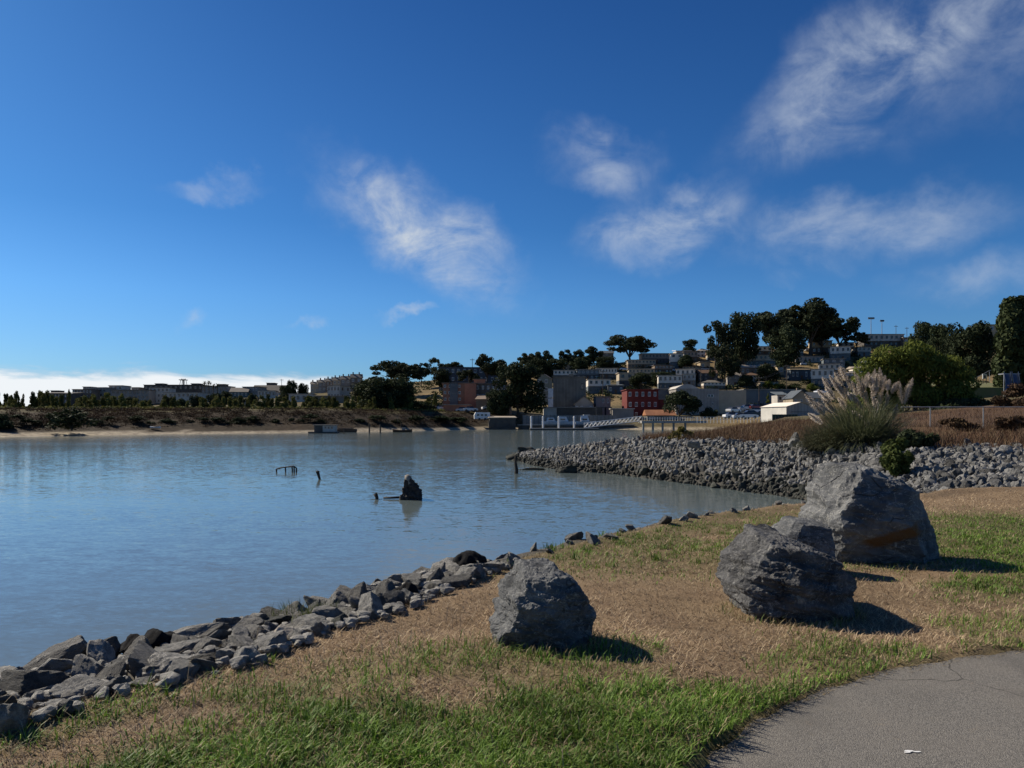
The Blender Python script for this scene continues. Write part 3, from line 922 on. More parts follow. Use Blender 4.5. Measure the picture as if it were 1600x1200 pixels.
def boulder(name, label, pts, base_py, cx, cy, extra, tilt, mat, seed, amp=0.05, z0=1.2, depth_k=0.5, sub=6, Y=None, nsc=3.2, chips=14):
    Yb = Y or F * (EZ - z0) / (base_py - HOR)      # front foot
    s = Yb / F
    Yc = Yb + depth_k
    s = Yc / F
    pl = silhouette_planes(pts, s, cx, cy, tilt) + extra
    dirs, faces = ico(sub)
    v = cut_rock(dirs, pl)
    gg = np.random.RandomState(int(seed * 31 + 5))
    for j in range(chips):                       # break the corners off
        n = gg.normal(size=3); n /= np.linalg.norm(n)
        if n[2] < -0.5: continue
        pl = pl + [(tuple(n), float((v @ n).max()) * gg.uniform(0.90, 0.985))]
    N = np.array([p[0] for p in pl], float); N /= np.linalg.norm(N, axis=1)[:, None]
    D = np.array([p[1] for p in pl], float)
    off = Vector((seed * 3.7, seed * 1.3, 0))
    flds = np.empty((len(v), 4))
    for i in range(len(v)):
        p = Vector(v[i]) * nsc
        flds[i, 0] = noise.fractal(p + off, 1.1, 2.1, 6)
        flds[i, 1] = noise.ridged_multi_fractal(p * 1.1 + off * 2, 1.25, 2.2, 5, 0.9, 2.0) - 1.0
        q = Vector((p.x * 0.6 + p.z * .3, p.y * 0.6, p.z * 3.0 + p.x * .5))
        flds[i, 2] = noise.fractal(q + off, 1.0, 2.0, 5)
        flds[i, 3] = noise.fractal(p * 4 + off, 0.75, 2.1, 5)
    steps = np.floor(flds[:, 2] * 5) / 5
    base_ = amp * (0.18 * flds[:, 1] + 0.55 * steps + 0.16 * flds[:, 3])
    W_ = gg.normal(size=(len(D), 2)) * 0.5
    dt = dirs @ N.T
    disp = base_[:, None] * 0.35 + amp * 0.30 * (flds[:, :2] @ W_.T)
    q_ = np.where(dt > 1e-3, (D[None, :] + disp) / np.maximum(dt, 1e-3), 1e9)
    out = dirs * q_.min(1)[:, None] * np.array((0.93, 1.0, 0.97))
    o = link(name, bigmesh(name, out, faces, mat, None, False), None, ((cx - 800) / F * Yc, Yc, EZ + (HOR - cy) / F * Yc))
    return tag(o, label, 'boulder')


BR1 = rock_material('boulder_blue_grey', (0.15, 0.153, 0.15), (0.055, 0.058, 0.06), (0.42, 0.41, 0.37), 4.5, rnd=0.0, bdist=0.04, crack=True)
BR2 = rock_material('boulder_dark', (0.12, 0.119, 0.116), (0.04, 0.04, 0.041), (0.38, 0.37, 0.33), 4.0, rnd=0.0, bdist=0.05, crack=True)
BR3 = rock_material('boulder_layered', (0.165, 0.167, 0.163), (0.062, 0.065, 0.068), (0.44, 0.425, 0.38), 2.4, rnd=0.0, bdist=0.045, crack=True,
                    stain=((0.35, 0.0, -0.94), 0.10, 0.10, (-0.10, -0.55, -0.03), 0.42, (0.13, 0.07, 0.028)))
boulder('boulder', 'nearest grey boulder with slanted lit left edge on the dry grass',
        [(764, 1012), (803, 905), (818, 886), (872, 889), (905, 912), (934, 962), (926, 995), (908, 1040), (770, 1040)], 1022, 850, 962,
        [((0.12, -1, 0.06), 0.255), ((-0.30, -0.95, 0.10), 0.27), ((0.55, -0.83, 0.02), 0.265), ((0, 1, 0.2), 0.30), ((0.5, 0.8, 0.1), 0.33), ((-0.12, -0.8, 0.6), 0.285), ((0.3, -0.75, 0.58), 0.30),
         ((-0.2, -0.9, -0.4), 0.27)],
        [-.34, -.3, -.25, 0.0, 0.12, 0.0, 0, 0, 0], BR1, 1, 0.15, depth_k=0.27, nsc=4.0, chips=5)
boulder('boulder', 'squat rounded dark boulder in front of the tall layered boulder',
        [(1137, 905), (1150, 872), (1190, 842), (1235, 843), (1288, 862), (1328, 888), (1336, 925), (1326, 985), (1180, 985), (1143, 935)], 972, 1237, 912,
        [((0.05, -1, 0.1), 0.35), ((-0.45, -0.9, -0.05), 0.395), ((0.55, -0.85, 0.0), 0.39), ((0.1, -.85, .52), 0.36), ((-0.25, -.85, .45), 0.375), ((0, 1, 0.2), 0.42), ((0.0, -0.9, -0.45), 0.38)],
        [-.15, -.2, -.2, -.1, 0, 0, 0, 0, 0, -.2], BR2, 2, 0.20, depth_k=0.36, nsc=3.6, chips=9)
boulder('boulder', 'tall layered boulder with rust-orange stain, largest on the lawn',
        [(1284, 862), (1276, 795), (1290, 768), (1306, 728), (1340, 721), (1388, 740), (1425, 772), (1458, 822), (1476, 880), (1440, 900), (1300, 900)], 880, 1372, 815,
        [((-0.05, -1, 0.10), 0.53), ((-0.42, -0.9, 0.02), 0.575), ((0.66, -0.75, 0.12), 0.49), ((-0.12, -0.92, 0.38), 0.55), ((0.35, -0.85, 0.38), 0.53), ((0, 1, 0.2), 0.6), ((0.5, 0.8, 0.2), 0.6),
         ((-0.15, -0.9, -0.42), 0.46), ((0.3, -0.5, 0.8), 0.60)],
        [-.10, -.15, -.2, -.1, 0, 0, 0, 0, 0, 0, 0], BR3, 3, 0.18, depth_k=0.55, nsc=2.4, chips=6)
boulder('boulder', 'pointed split rock wedged against the left of the tall boulder',
        [(1206, 840), (1208, 808), (1236, 812), (1278, 768), (1292, 778), (1296, 870), (1215, 870)], 872, 1256, 832,
        [((0.0, -1, 0.3), 0.15), ((-0.4, -0.8, 0.5), 0.17), ((0, 1, 0.3), 0.2)], [-.2, -.2, -.3, -.3, 0, 0, 0], BR1, 4, 0.06, depth_k=0.22, sub=5, Y=7.8, chips=3)

# ------------------------------------------------------------------ trees
def cards(g, clumps, n, size, diamond=True, droop=0.0, asp=1.6, shell=4.0):
    """leaf clumps: small faces through the volume of each clump"""
    cl_ = np.array(clumps, float)
    wgt = (cl_[:, 3] * cl_[:, 4] * cl_[:, 5]) ** 0.67
    k = g.choice(len(cl_), n, p=wgt / wgt.sum())
    d = g.normal(size=(n, 3)); d /= np.linalg.norm(d, axis=1)[:, None]
    r_ = g.rand(n, 1) ** (1 / shell)
    c = cl_[k, :3] + d * r_ * cl_[k, 3:6]
    nrm = d + g.normal(size=(n, 3)) * 0.7
    nrm /= np.linalg.norm(nrm, axis=1)[:, None]
    up = g.normal(size=(n, 3)) + np.array((0, 0, -droop))
    a = np.cross(nrm, up); a /= np.linalg.norm(a, axis=1)[:, None] + 1e-9
    b = np.cross(a, nrm)
    s = size * g.uniform(0.6, 1.4, (n, 1))
    a = a * s / asp * 0.9; b = b * s * 0.9
    V = np.stack([c - b, c + a, c + b, c - a], 1).reshape(-1, 3)
    Fq_ = np.arange(4 * n).reshape(n, 4)
    return V, Fq_


LEUC = leaf_material('eucalyptus_leaves', (0.026, 0.036, 0.019), (0.042, 0.052, 0.026), (0.08, 0.085, 0.045), 0.25, 0.14)
LDRK = leaf_material('dark_leaves', (0.024, 0.034, 0.017), (0.038, 0.050, 0.023), (0.07, 0.082, 0.036), 0.3, 0.14)
LYEL = leaf_material('young_tree_leaves', (0.075, 0.085, 0.024), (0.115, 0.11, 0.032), (0.15, 0.14, 0.05), 0.25, 0.2, 0.4)
LGRN = leaf_material('willow_leaves', (0.085, 0.11, 0.022), (0.13, 0.148, 0.03), (0.17, 0.185, 0.045), 0.45, 0.25)
LPOP = leaf_material('poplar_leaves', (0.040, 0.055, 0.022), (0.062, 0.078, 0.030), (0.085, 0.10, 0.045), 0.5, 0.15)
LBSH = leaf_material('bush_leaves', (0.055, 0.075, 0.020), (0.08, 0.10, 0.03), (0.11, 0.125, 0.045), 2.0, 0.2)
LSCR = leaf_material('scrub_leaves', (0.042, 0.029, 0.018), (0.075, 0.047, 0.028), (0.085, 0.058, 0.03), 0.08, 0.1, 0.0)

TREES = {}


def tree_proto(kind, var):
    """unit tree: height 1, half width about 0.5, foot at the origin -> trunk mesh, crown mesh"""
    key = (kind, var)
    if key in TREES: return TREES[key]
    g = np.random.RandomState(abs(hash(kind)) % 1000 + var * 17 if False else sum(ord(c) for c in kind) + var * 17)
    cl_, n, size, leaf, droop = [], 2600, 0.03, LEUC, 0.0
    fork = 0.35
    if kind == 'euc':
        for i in range(30):
            a, rr = g.uniform(0, 6.28), math.sqrt(g.rand()) * 0.40
            dome = math.sqrt(max(0, 1 - (rr / 0.43) ** 2))
            z = 0.55 + 0.36 * dome * g.uniform(-0.6, 1.0)
            q = g.uniform(0.10, 0.17)
            cl_.append((rr * math.cos(a), rr * math.sin(a), z, q, q, q * 0.62))
        n, fork = 6000, 0.18
    elif kind == 'eucopen':
        for i in range(26):
            a, rr = g.uniform(0, 6.28), math.sqrt(g.rand()) * 0.40
            z = g.uniform(0.35, 0.92) - rr * 0.3
            q = g.uniform(0.07, 0.125)
            cl_.append((rr * math.cos(a), rr * math.sin(a), z, q, q, q * 0.9))
        n, size, fork = 3200, 0.028, .25
    elif kind == 'umbrella':
        for i in range(30):
            a, rr = g.uniform(0, 6.28), math.sqrt(g.rand()) * 0.40
            z = 0.86 - 0.62 * rr * rr / 0.25 * 0.5 + g.uniform(-.36, .03)
            q = g.uniform(0.085, 0.14)
            cl_.append((rr * math.cos(a), rr * math.sin(a), z, q, q, q * 0.7))
        n, fork = 4800, 0.22
    elif kind == 'dense':
        for i in range(44):
            a, rr = g.uniform(0, 6.28), math.sqrt(g.rand()) * 0.38
            z = g.uniform(0.14, 0.92) - rr * 0.25
            q = g.uniform(0.12, 0.18)
            cl_.append((rr * math.cos(a), rr * math.sin(a), max(z, .14), q, q, q * 0.9))
        n, leaf, fork = 7500, LDRK, 0.15
    elif kind == 'round':
        for i in range(26):
            a, e_ = g.uniform(0, 6.28), g.uniform(-0.3, 1.5)
            rr = 0.33 * math.cos(e_) * g.uniform(.7, 1)
            cl_.append((rr * math.cos(a), rr * math.sin(a), 0.42 + 0.42 * math.sin(e_) * g.uniform(.8, 1.05), .17, .17, .16))
        n, leaf, fork = 6500, LDRK, 0.12
    elif kind == 'young':
        for i in range(12):
            z = g.uniform(0.12, 0.9)
            rr = 0.27 * (1 - z) ** 0.6 * g.rand() + 0.04
            a = g.uniform(0, 6.28)
            q = g.uniform(0.13, 0.2) * (1.25 - 0.7 * z)
            cl_.append((rr * math.cos(a), rr * math.sin(a), z, q, q, q * 1.1))
        n, size, leaf, fork = 1500, 0.05, LYEL, 0.1
    elif kind == 'conifer':
        for i in range(16):
            z = g.uniform(0.1, 0.93)
            rr = 0.3 * (1 - z) * g.rand()
            a = g.uniform(0, 6.28)
            q = 0.05 + 0.13 * (1 - z)
            cl_.append((rr * math.cos(a), rr * math.sin(a), z, q, q, 0.12))
        n, size, leaf, fork = 1600, 0.035, LDRK, 0.1
    elif kind == 'bush':
        for i in range(16):
            a, rr = g.uniform(0, 6.28), math.sqrt(g.rand()) * 0.36
            cl_.append((rr * math.cos(a), rr * math.sin(a), g.uniform(0.2, 0.8) * (1 - rr * 1.0), .17, .17, .2))
        n, size, leaf, fork = 1500, 0.05, LDRK, 0.04
    V, Fq_ = cards(g, cl_, n, size, droop=droop)
    crown = bigmesh('crown', V, Fq_, leaf)
    tb = MB()
    r0 = 0.022 if kind not in ('young', 'bush', 'conifer') else 0.014
    f0 = Vector((g.uniform(-.02, .02), g.uniform(-.02, .02), fork))
    tb.tube([(0, 0, -0.06), (0, 0, 0.02), tuple(f0)], [r0 * 1.5, r0 * 1.15, r0 * 0.85], 7)
    for c in cl_[:11]:
        e_ = Vector(c[:3]); mid = f0.lerp(e_, 0.5) + Vector((g.uniform(-.03, .03), g.uniform(-.03, .03), 0.03))
        tb.tube([tuple(f0), tuple(mid), tuple(e_)], [r0 * 0.6, r0 * 0.36, r0 * 0.12], 5)
    TREES[key] = (tb.mesh('trunk', BARK), crown)
    return TREES[key]


TC = {}


def tree(kind, label, px, width_px, py_top, py_foot, Y=None, name=None, group=None, foot_drop=0.0, cat='tree', leaf=None):
    Y = Y or Yof(px, min(py_foot, interp(px, BASE) - 0.5))
    s = Y / F
    TC[kind] = TC.get(kind, 0) + 1
    trunk, crown = tree_proto(kind, TC[kind] % 4)
    h = (py_foot - py_top) * s
    root = empty(name or ('tree' if kind != 'bush' else 'bush'), P(px, py_foot, Y) - Vector((0, 0, foot_drop)), random.uniform(0, 6.28), label, cat, group)
    for nm, me in (('trunk', trunk), ('crown', crown)):
        o = link(nm, me, root)
        wk_ = 1.22 if kind in ('euc', 'umbrella', 'eucopen') else 1.08
        o.scale = (width_px * s * wk_, width_px * s * wk_, h)
        if nm == 'crown' and leaf is not None:
            o.material_slots[0].link = 'OBJECT'; o.material_slots[0].material = leaf
    return root


# ridge and hillside trees, left to right
tree('umbrella', 'spreading dark tree left of the pair on the ridge above the saplings', 612, 62, 558, 606, 330, 'umbrella_tree')
tree('umbrella', 'broad dark tree at the right of the pair above the dark grove', 632, 52, 563, 608, 320, 'umbrella_tree')
tree('dense', 'huge dark evergreen mass left of the straw slope', 600, 80, 584, 638, 232, 'evergreen_tree')
tree('dense', 'dark evergreen at the left flank of the evergreen grove', 573, 52, 592, 638, 240, 'evergreen_tree')
tree('dense', 'dark evergreen at the right flank of the evergreen grove', 622, 48, 590, 640, 235, 'evergreen_tree')
tree('euc', 'tall upright dark tree right of the spreading pair on the ridge', 658, 24, 563, 600, 370, 'eucalyptus_tree')
tree('eucopen', 'open ragged tree leaning over the blue block on the ridge', 678, 26, 557, 592, 385, 'eucalyptus_tree')
tree('umbrella', 'wide dark tree in front of the dark blue block roof', 704, 44, 562, 594, 360, 'umbrella_tree')
tree('euc', 'tall dark tree behind the top of the salmon apartment house', 761, 34, 551, 600, 330, 'eucalyptus_tree')
tree('euc', 'dark tree just right of the tall one behind the salmon house', 786, 34, 560, 600, 330, 'eucalyptus_tree')
tree('dense', 'huge dark tree between the salmon house and the grey concrete block', 810, 84, 564, 648, 244, 'big_tree')
tree('dense', 'smaller dark tree at the left foot of the huge tree', 778, 36, 605, 648, 243, 'big_tree')
tree('umbrella', 'dark flat topped tree by the teal house on the ridge', 826, 30, 549, 584, 395, 'umbrella_tree')
tree('euc', 'dark tree on the ridge second right of the teal house', 849, 28, 545, 588, 380, 'eucalyptus_tree')
tree('euc', 'narrow tall tree on the ridge above the white row house', 883, 18, 542, 580, 390, 'eucalyptus_tree')
tree('euc', 'rounded tree beside the narrow tall one on the ridge', 900, 24, 545, 580, 390, 'eucalyptus_tree')
tree('euc', 'tree on the ridge left of the blue house above the rows', 929, 26, 539, 576, 390, 'eucalyptus_tree')
tree('dense', 'low dark tree behind the blue house on the ridge', 912, 30, 556, 580, 385, 'evergreen_tree')
tree('dense', 'low dark tree in front of the blue house on the ridge', 947, 32, 556, 578, 380, 'evergreen_tree')
tree('euc', 'broad umbrella shaped tree standing alone against the sky above the rows', 985, 66, 519, 568, 395, 'umbrella_tree')
tree('round', 'dark tree on the slope above the red building', 1003, 44, 581, 612, None, 'evergreen_tree')
tree('round', 'dark round tree below the white roof on the slope', 1072, 28, 553, 580, None, 'evergreen_tree')
tree('dense', 'small round tree beside the white roof on the skyline', 1078, 24, 529, 552, 415, 'evergreen_tree')
tree('eucopen', 'open airy eucalyptus at the left end of the tall ridge group', 1118, 58, 493, 572, 370, 'eucalyptus_tree')
tree('eucopen', 'lower ragged eucalyptus below the airy one', 1132, 44, 530, 606, 330, 'eucalyptus_tree')
tree('dense', 'tall dense eucalyptus second from left in the ridge group', 1161, 50, 481, 566, 380, 'eucalyptus_tree')
tree('euc', 'rounded eucalyptus behind the middle of the ridge group', 1207, 54, 477, 560, 400, 'eucalyptus_tree')
tree('dense', 'nearer eucalyptus standing lower in the middle of the ridge group', 1227, 62, 505, 574, 335, 'eucalyptus_tree')
tree('euc', 'tallest widest eucalyptus of the ridge group', 1266, 80, 466, 552, 390, 'eucalyptus_tree')
tree('euc', 'eucalyptus under the right side of the tallest one', 1285, 50, 490, 552, 400, 'eucalyptus_tree')
tree('euc', 'right end eucalyptus of the ridge group sloping to the right', 1312, 52, 486, 550, 395, 'eucalyptus_tree')
tree('umbrella', 'small tree right of the ridge group beside the grey row', 1338, 34, 515, 548, 390, 'umbrella_tree')
tree('round', 'dark round tree on the lower slope above the gable house', 1197, 42, 568, 606, None, 'evergreen_tree')
tree('round', 'dark bushy tree left of the lower slope tree', 1166, 28, 584, 608, None, 'evergreen_tree')
tree('round', 'round dark tree in front of the corrugated warehouse', 1062, 70, 609, 655, 224, 'round_tree')
tree('bush', 'low dark bush at the right foot of the round tree', 1108, 34, 632, 654, 222, 'shrub', cat='shrub')
tree('dense', 'dark tree left of the three by the right hilltop', 1440, 40, 500, 560, 230, 'evergreen_tree')
tree('dense', 'dark tree in the middle of the three by the right hilltop', 1471, 38, 502, 575, 200, 'evergreen_tree')
tree('dense', 'largest dark tree of the three by the right hilltop', 1517, 74, 498, 590, 170, 'evergreen_tree')
tree('conifer', 'small green tree in front of the blue grey warehouse', 1200, 12, 613, 630, 240, 'small_tree', leaf=LGRN)
tree('dense', 'dark tree hiding the left end of the dark blue block', 690, 30, 575, 606, 335, 'evergreen_tree')
tree('umbrella', 'spreading dark tree before the middle of the dark blue block', 733, 34, 572, 606, 335, 'umbrella_tree')
tree('dense', 'dark tree filling the gap below the ridge group on the left', 1146, 26, 552, 592, 340, 'evergreen_tree')
tree('euc', 'eucalyptus filling the middle of the ridge group', 1240, 60, 474, 552, 405, 'eucalyptus_tree')
tree('dense', 'dark tree on the slope beside the beige rows', 1030, 34, 580, 602, None, 'evergreen_tree')
tree('dense', 'dark tree behind the white row house of the middle terrace', 870, 36, 558, 586, 372, 'evergreen_tree')
tree('dense', 'dark tree behind the dark blue row house of the middle terrace', 902, 30, 558, 584, 376, 'evergreen_tree')
tree('dense', 'dark tree above the concrete block on the ridge', 842, 36, 560, 592, 370, 'evergreen_tree')
tree('bush', 'dark shrub on the straw slope left of the salmon house', 672, 26, 628, 642, None, 'shrub', cat='shrub')
tree('bush', 'dark shrub right of the evergreen grove', 652, 34, 622, 642, None, 'shrub', cat='shrub')
tree('dense', 'dark trees in the middle of the left apartments, left one', 446, 22, 600, 632, 330, 'evergreen_tree')
tree('dense', 'tall dark tree above the left apartments', 456, 16, 591, 630, 335, 'evergreen_tree')
tree('dense', 'dark tree right of the tall dark one above the left apartments', 472, 20, 598, 628, 340, 'evergreen_tree')
tree('dense', 'dark round tree behind the saplings in the left apartments', 352, 24, 610, 636, 300, 'evergreen_tree')
tree('bush', 'large dark bush on the left embankment', 112, 72, 634, 671, 136, 'bush', cat='shrub')
tree('bush', 'dark bush at the left edge of the embankment', 4, 40, 640, 671, 133, 'bush', cat='shrub')
tree('bush', 'green bush on the slope left of the white shed chimney house', 1200, 18, 591, 606, None, 'shrub', cat='shrub', leaf=LGRN)
tree('bush', 'green bush on the slope below the dark long house', 1218, 22, 597, 608, None, 'shrub', cat='shrub', leaf=LGRN)
tree('bush', 'green bush on the slope above the cream gable house', 1240, 26, 598, 610, None, 'shrub', cat='shrub', leaf=LPOP)
tree('bush', 'green bush at the foot of the white and blue house', 1268, 20, 596, 610, None, 'shrub', cat='shrub', leaf=LGRN)
tree('bush', 'dark low shrub on the embankment right of the large bush', 186, 36, 649, 661, 158, 'shrub', cat='shrub', group='low shrubs on the far embankment')
for px, py, ww, hh in [(30, 652, 26, 9), (60, 664, 24, 10), (262, 660, 26, 11), (298, 661, 16, 10), (340, 657, 26, 9), (372, 660, 30, 11), (430, 659, 18, 9), (455, 656, 12, 7),
                       (470, 659, 14, 8), (500, 661, 26, 9), (520, 664, 20, 8), (412, 669, 20, 6), (445, 670, 26, 6), (545, 664, 22, 7), (45, 658, 30, 9), (150, 660, 26, 9), (168, 654, 22, 8), (215, 655, 30, 9), (232, 662, 24, 8), (318, 655, 22, 7), (355, 663, 24, 8), (395, 655, 26, 8), (485, 652, 30, 9), (560, 658, 24, 8), (590, 654, 30, 9), (620, 660, 22, 8), (650, 655, 34, 10), (690, 656, 40, 11), (715, 658, 34, 10)]:
    Yq = F * (EZ - 1.9) / 12 if py > 661 else interp(px, SHORE) + 12
    tree('bush', 'dark low shrub on the brown embankment across the water', px, ww, py - hh, py, interp(px, SHORE) + 10, 'shrub', 'low shrubs on the far embankment', cat='shrub', foot_drop=0.3)
for i_, (px, w_, top) in enumerate([(60, 20, 622), (132, 24, 618), (166, 20, 622), (205, 26, 619), (228, 20, 624), (262, 18, 617), (282, 22, 622), (305, 20, 617), (335, 24, 613), (372, 20, 618), (392, 22, 614), (418, 18, 621), (486, 26, 618), (508, 22, 620)]):
    tree('dense', 'dark round tree before the left apartments, ' + ['first', 'second', 'third', 'fourth', 'fifth', 'sixth', 'seventh', 'eighth', 'ninth', 'tenth', 'eleventh', 'twelfth', 'thirteenth', 'fourteenth'][i_] + ' from the left', px, w_, top, 643, interp(px, SHORE) + 70, 'evergreen_tree', 'dark trees before the left apartments')
# rows of young yellow-green trees on the bank
g = np.random.RandomState(21)
for i in range(150):
    px = g.uniform(-6, 565) if i < 126 else g.uniform(545, 672)
    if 30 < px < 45: px += 20
    h = g.uniform(13, 30) if px < 240 else g.uniform(14, 27)
    if px < 75 and g.rand() < .5: h += 7
    Yy = interp(px, SHORE) + g.uniform(34, 60)
    zn = ('left of the large dark bush' if px < 75 else 'behind the large dark bush' if px < 150 else 'left of the lattice tower' if px < 280 else 'below the lattice tower and palms' if px < 345 else
          'right of the palm trees' if px < 430 else 'left of the houseboat' if px < 485 else 'above the houseboat' if px < 545 else 'before the evergreen grove' if px < 640 else 'on the straw slope')
    tree('young', ('tall' if h > 21 else 'low') + ' young yellow green tree on the far bank ' + zn, px, g.uniform(13, 20), 642 - h, 643, Yy, 'young_tree', 'young trees along the far bank')
for px, top in [(20, 613), (36, 612), (62, 609), (108, 606), (680, 607), (432, 616), (540, 617), (630, 603)]:
    tree('young', {20: 'slim spire tree at the left edge of the far bank', 36: 'second slim spire tree from the left on the far bank', 62: 'slim spire tree left of the leftmost apartments', 108: 'slim spire tree rising before the leftmost apartments', 680: 'slim spire tree left of the salmon apartment house', 432: 'slim tree before the humped roof building', 540: 'slim tree before the plain grey box building', 630: 'slim pale tree at the right of the evergreen grove'}[px], px, 10, top, 643, interp(px, SHORE) + 48, 'young_tree', 'taller young trees along the far bank')


# the broad willow-like tree behind the pampas grass
def big_tree(name, label, px, py_foot, Y, clumps, n, size, leaf, droop, asp, trunk_r, seed, fork):
    root = empty(name, P(px, py_foot, Y), 0, label, 'tree')
    g = np.random.RandomState(seed)
    s = Y / F
    cl_ = [((a - px) * s, g.uniform(-.5, .5) * q * s, (py_foot - b) * s, q * s, q * s * 1.0, q2 * s) for a, b, q, q2 in clumps]
    V, Fq_ = cards(g, cl_, n, size, droop=droop, asp=asp, shell=5)
    link('crown', bigmesh('crown', V, Fq_, leaf), root)
    tb = MB()
    f0 = Vector((0, 0, fork))
    tb.tube([(0, 0, -1), (0, 0, fork * .5), tuple(f0)], [trunk_r * 1.4, trunk_r, trunk_r * .8], 9)
    for c in cl_:
        e_ = Vector(c[:3]); mid = f0.lerp(e_, .5) + Vector((0, 0, .4))
        tb.tube([tuple(f0), tuple(mid), tuple(e_)], [trunk_r * .5, trunk_r * .3, .03], 6)
    tb.build('trunk', BARK, root)
    return root


big_tree('willow_tree', 'broad light green bushy tree behind the pampas grass', 1430, 655, 78,
         [(1425 + 92 * math.cos(q_) * f_ + rs.uniform(-8, 8), 640 - 99 * abs(math.sin(q_)) * f_ + rs.uniform(-6, 6), rs.uniform(17, 27), rs.uniform(13, 22))
          for f_ in (0.35, 0.7, 0.9) for q_ in np.linspace(0.05, 3.1, int(6 + 10 * f_))] + [(1345, 622, 20, 24), (1500, 618, 22, 22), (1512, 635, 24, 14), (1340, 600, 13, 16)],
         26000, 0.24, LGRN, 1.6, 3.0, 0.28, 5, 1.6)
big_tree('poplar_tree', 'tall dark green upright tree at the right edge', 1590, 625, 95,
         [(1585, 480, 16, 18), (1578, 505, 20, 24), (1600, 500, 20, 30), (1572, 535, 20, 26), (1592, 540, 26, 30), (1615, 530, 20, 34), (1575, 570, 22, 24), (1600, 575, 28, 28),
          (1622, 565, 20, 28), (1582, 598, 24, 18), (1610, 602, 22, 18), (1568, 590, 12, 14), (1596, 473, 9, 12), (1612, 495, 12, 22)],
         15000, 0.34, LPOP, 0.5, 1.7, 0.25, 6, 2.0)
big_tree('thicket', 'dark thicket in the shade below the willow and the playground lawn', 1530, 652, 74,
         [(1500, 640, 30, 18), (1530, 638, 30, 16), (1560, 640, 26, 12), (1590, 636, 24, 10), (1480, 645, 26, 14), (1450, 648, 24, 10)], 7000, 0.2, LDRK, 0.3, 1.8, 0.1, 8, 0.4)['category'] = 'shrub'


# nearer bushes on the spit
def near_bush(name, label, px, py_foot, z, wpx, hpx, n, size, leaf, seed, Y=None):
    Y = Y or F * (EZ - z) / (py_foot - HOR)
    s = Y / F
    root = empty(name, P(px, py_foot, Y), 0, label, 'shrub')
    g = np.random.RandomState(seed)
    cl_ = []
    for i in range(18):
        a, rr = g.uniform(0, 6.28), math.sqrt(g.rand()) * 0.38
        cl_.append((rr * math.cos(a) * wpx * s, rr * math.sin(a) * wpx * s * 0.8, g.uniform(0.12, 0.85) * hpx * s * (1 - rr * .5), .15 * wpx * s, .15 * wpx * s, .16 * hpx * s))
    V, Fq_ = cards(g, cl_, n, size, asp=2.2, shell=2.5)
    link('crown', bigmesh('crown', V, Fq_, leaf), root)
    tb = MB()
    for c in cl_:
        tb.tube([(0, 0, -.1), (c[0] * .5, c[1] * .5, c[2] * .4), c[:3]], [.02, .014, .006], 5)
    tb.build('stem', BARK, root)
    return root


near_bush('shrub', 'green leafy bush growing from the rocks in front of the pampas grass', 1400, 741, 1.2, 62, 68, 5200, 0.075, LBSH, 31, Y=22.5)
near_bush('shrub', 'dark low shrub between pampas grass and brown brush', 1432, 712, 1.8, 70, 46, 5000, 0.09, LDRK, 32, Y=26.5)
near_bush('shrub', 'yellow green bush at the end of the brown brush on the spit', 1064, 696, 1.75, 40, 32, 2600, 0.11, leaf_material('yellow_bush', (0.14, 0.125, 0.03), (0.17, 0.15, 0.045), (0.10, 0.10, 0.03), 1.5, 0.2), 33, Y=38)
near_bush('shrub', 'brown twiggy bush rising from the dry brush by the fence', 1500, 676, 2.5, 60, 26, 2600, 0.10, LSCR, 37, Y=38)
near_bush('shrub', 'dark brown bush at the right edge of the dry brush', 1585, 672, 2.5, 56, 24, 2400, 0.10, LSCR, 38, Y=36)
near_bush('shrub', 'brown twiggy shrub on the slope at the right below the playground', 1590, 640, 4, 90, 44, 5000, 0.16, LSCR, 34, Y=66)
near_bush('shrub', 'dark green hedge shrub by the playground lawn', 1575, 592, 9, 40, 22, 2200, 0.16, LPOP, 36, Y=100)

# ------------------------------------------------------------------ pampas grass
PY_ = 29.5
base = P(1345, 702, PY_)
pamp = empty('pampas_grass', base, 0, 'big pampas grass clump with feathery plumes above the stony slope', 'grass clump')
g = np.random.RandomState(44)


def ribbons(g, base, n, L, w_, spread, colA, colB, seg=5, r0=0.3, droop=1.0):
    V, Fq_, C_ = [], [], []
    for i in range(n):
        a = g.uniform(0, 6.28); rr = math.sqrt(g.rand()) * r0
        p = np.array((base[0] + rr * math.cos(a), base[1] + rr * math.sin(a), base[2]))
        d = a + g.uniform(-.5, .5)
        th = g.uniform(0.05, spread)                    # angle from vertical at the base
        ln = g.uniform(*L)
        c = np.array(colA) + (np.array(colB) - np.array(colA)) * g.rand()
        b = len(V)
        side = np.array((-math.sin(d), math.cos(d), 0)) * w_ * 0.5
        for k in range(seg + 1):
            f = k / seg
            ww = (1 - f) ** 0.6 * (0.7 + 0.3 * min(1, f * 4)) + 0.03
            V += [p - side * ww, p + side * ww]
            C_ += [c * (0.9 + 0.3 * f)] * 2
            t2 = th + droop * f * f * g.uniform(.8, 1.2) * 1.7
            p = p + np.array((math.sin(t2) * math.cos(d), math.sin(t2) * math.sin(d), math.cos(t2))) * ln / seg
        for k in range(seg):
            Fq_.append((b + 2 * k, b + 2 * k + 1, b + 2 * k + 3, b + 2 * k + 2))
    return np.array(V), np.array(Fq_), np.array(C_)


